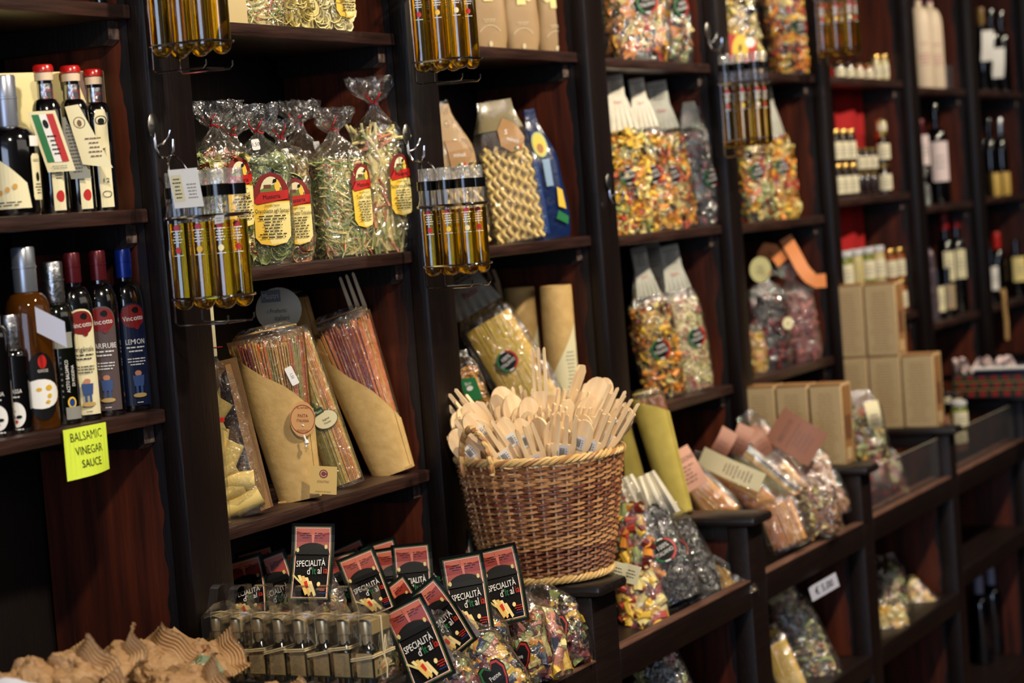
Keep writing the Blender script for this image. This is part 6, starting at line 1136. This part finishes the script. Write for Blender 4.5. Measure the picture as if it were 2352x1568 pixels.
for i, (lc, ro) in enumerate((((5.75, -0.077, 0.889), (-.2, .6, FC)), ((5.8, -0.111, 0.892), (-.1, .5, FC)), ((5.85, -0.144, 0.879), (-.3, -.5, FC + .4)))): paper_card(lc, ro, ['left', 'middle', 'right'][i] + ' small curled brown card behind the cream card', .05, .09, BRC, None, .02, 3)
o = thing('acetate_case', 'open clear acetate case at the front of the third bin', 'case', (5.72, -.30, .60)); g = G(); g.box((0, 0, 0), (.16, .10, .12), 0, .001); g.build('clear_walls', ACET, o); g = G()
for z in (.0, .12):
    g.tube([(0, 0, z), (.16, 0, z), (.16, .10, z), (0, .10, z)], .0016, 5, closed=True)
for x, y in ((0, 0), (.16, 0), (.16, .1), (0, .1)): g.tube([(x, y, 0), (x, y, .12)], .0016, 5)
g.build('welded_edges', mat('bright_acetate_edge', (.75, .70, .60), .2, alpha=.6), o)
# ------------------------------------------------------------------ fourth and fifth bins
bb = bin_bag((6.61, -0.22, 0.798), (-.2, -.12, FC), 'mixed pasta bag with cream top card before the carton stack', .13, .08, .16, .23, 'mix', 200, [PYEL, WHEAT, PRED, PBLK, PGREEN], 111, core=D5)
paper_card((6.59, -0.25, 0.866), (0, -.12, FC), 'cream curved card on top of the mixed pasta bag', .045, .09, CREAM, None, .02, 3)
for i, (lc, ms, lab) in enumerate((((6.574, -0.25, 0.65), [PRED, PMAR], 'left red sweets bag in the fourth bin'), ((6.837, -0.22, 0.626), [PRED, WHEAT], 'right red and white sweets bag in the fourth bin'))): bin_bag(lc, (-.3, -.2, FC), lab, .10, .07, .12, .17, 'lump2', 60, ms, 112 + i, core=PMAR)
o = thing('red_tin', 'dark red tin lying in the fourth bin', 'tin', (6.80, -.16, .60), .1); g = G(); g.box((0, 0, 0), (.18, .14, .07), 0, .006); g.build('tin_body', mat('dark_red_tin', (.42, .06, .08), .35), o); g = G(); g.box((-.002, -.002, .071), (.182, .142, .082), 0, .004); g.build('tin_lid', mat('dark_red_tin', (.42, .06, .08), .35), o)
for k, (x0, x1) in enumerate(((6.24, 7.05), (7.16, 8.04))):
    o = thing('clear_bin_pane', ['clear pane standing behind the rail of the fourth bin', 'clear pane standing behind the rail of the fifth bin'][k], 'pane', (x0, -.315, .555)); g = G(); g.box((0, 0, 0), (x1 - x0, .003, .175)); g.build('acrylic_sheet', film('acrylic_pane', .05, .6, .03, .0, haze=.03), o, smooth=False); g = G(); g.tube([(0, .0015, .175), (x1 - x0, .0015, .175)], .0018, 5); g.build('bright_edge', mat('bright_acetate_edge', (.75, .70, .60), .2, alpha=.6), o)
for i, (x, m, lab) in enumerate(((7.30, mat('cream_pack', (.72, .66, .50), .5), 'cream packet standing in the fifth bin'), (7.50, mat('dark_red_pack', (.40, .10, .10), .4), 'dark red packet standing in the fifth bin'), (7.70, mat('brown_pack', (.42, .26, .16), .5), 'brown packet standing in the fifth bin'))):
    o = thing('snack_packet', lab, 'packet', (x, -.19, .60), (-.1, 0, -.3)); fn = bag_fn(.13, .05, .10, .135, .14, flat=True, seed=i + 30, topw=.9); g = G(); g.grid(lambda u, v: fn(u * 2 * PI, v * .14), 24, 10, 0, closed=True); g.build('packet_body', m, o)
    printed([('rect', -.04, .03, .08, .04, 0), ('lines', -.03, .035, .06, .03, 3, 1)], plane_of(fn, 0, sc=1.02), 'packet_print', o, [CREAM, DGREY], cut=(.02, .03))
# ------------------------------------------------------------------ below the counter
lowbag = bin_bag((4.77, -0.281, 0.405), (-.3, -.3, FC), 'pasta bag in the shade under the second rail', .13, .09, .2, .26, 'mix', 160, [PRED, WHEAT, PGREEN, PBLK], 121, core=D5)
g = G(); g.slab(lambda u, v: (((u - .5) * .095, -.035 + .02 * v, .20 + v * .10), (0, -1, 0)), 3, 4, .002); g.build('paper_topper', mat('grey_cream_card', (.80, .80, .74), .5), lowbag, label='plain cream paper topper')
t = bin_bag((5.854, -0.25, 0.264), (-.2, -.35, FC), 'long bag of coloured pasta leaning in the low compartment', .14, .10, .26, .33, 'mix', 240, [WHEAT, PTAN, PRED, PBLK, PGREEN], 122, core=D5)
bin_bag((5.855, -0.2, 0.364), (-.2, -.3, FC), 'bag of pale noodle nests behind the leaning bag', .11, .09, .18, .24, 'lump2', 90, [PTAN, WHEAT], 123, core=PTAN)
bin_bag((5.56, -0.3, 0.262), (-.2, -.35, FC), 'yellow pasta pack at the bottom edge in the low compartment', .09, .06, .2, .25, 'spag', 60, YS, 124)
o = thing('price_sign', 'small white price sign hanging under the third rail', 'sign', (5.748, -0.352, 0.478), (0, -.28, -.55)); g = G(); g.box((-.052, .0, -.021), (.052, .0015, .021)); g.build('sign_card', mat('lilac_white_card', (.78, .78, .84), .5), o); printed([('text', '€ 5,00', 0, 0, .030, 0, .85)], flat((0, -.001, 0), (1, 0, 0), (0, 0, 1)), 'sign_writing', o, [BLACK])
for i, (lc, lab, ms, kd) in enumerate((((6.746, -0.22, 0.254), 'tall clear bag of pale pasta on the low shelf', [WHEAT, PGREEN, PMAR], 'mix'), ((6.498, -0.3, 0.207), 'yellow pasta bag at the front of the low shelf', [PYEL, WHEAT], 'lump2'), ((6.908, -0.26, 0.191), 'bag of pasta curls on the low shelf by the panel', [WHEAT, PTAN, PYEL], 'tube'))): bin_bag(lc, (-.2, (-.1, -.1, -.75)[i], FC), lab, .12, .09, (.16, .11, .13)[i], (.22, .15, .18)[i], kd, 130, ms, 131 + i, core=PTAN)
for i, (lc, lab) in enumerate((((7.902, -0.18, -0.299), 'dark blue-capped bottle in the lowest compartment, left'), ((8.08, -0.18, -0.34), 'dark blue-capped bottle in the lowest compartment, right'))):
    wine((lc[0], lc[1], -.219), lab, .33, .040, mat('blue_black_glass', (.02, .03, .07), .06, spec=.9, coat=.7), mat('pale_blue_cap', (.62, .66, .78), .4), None)
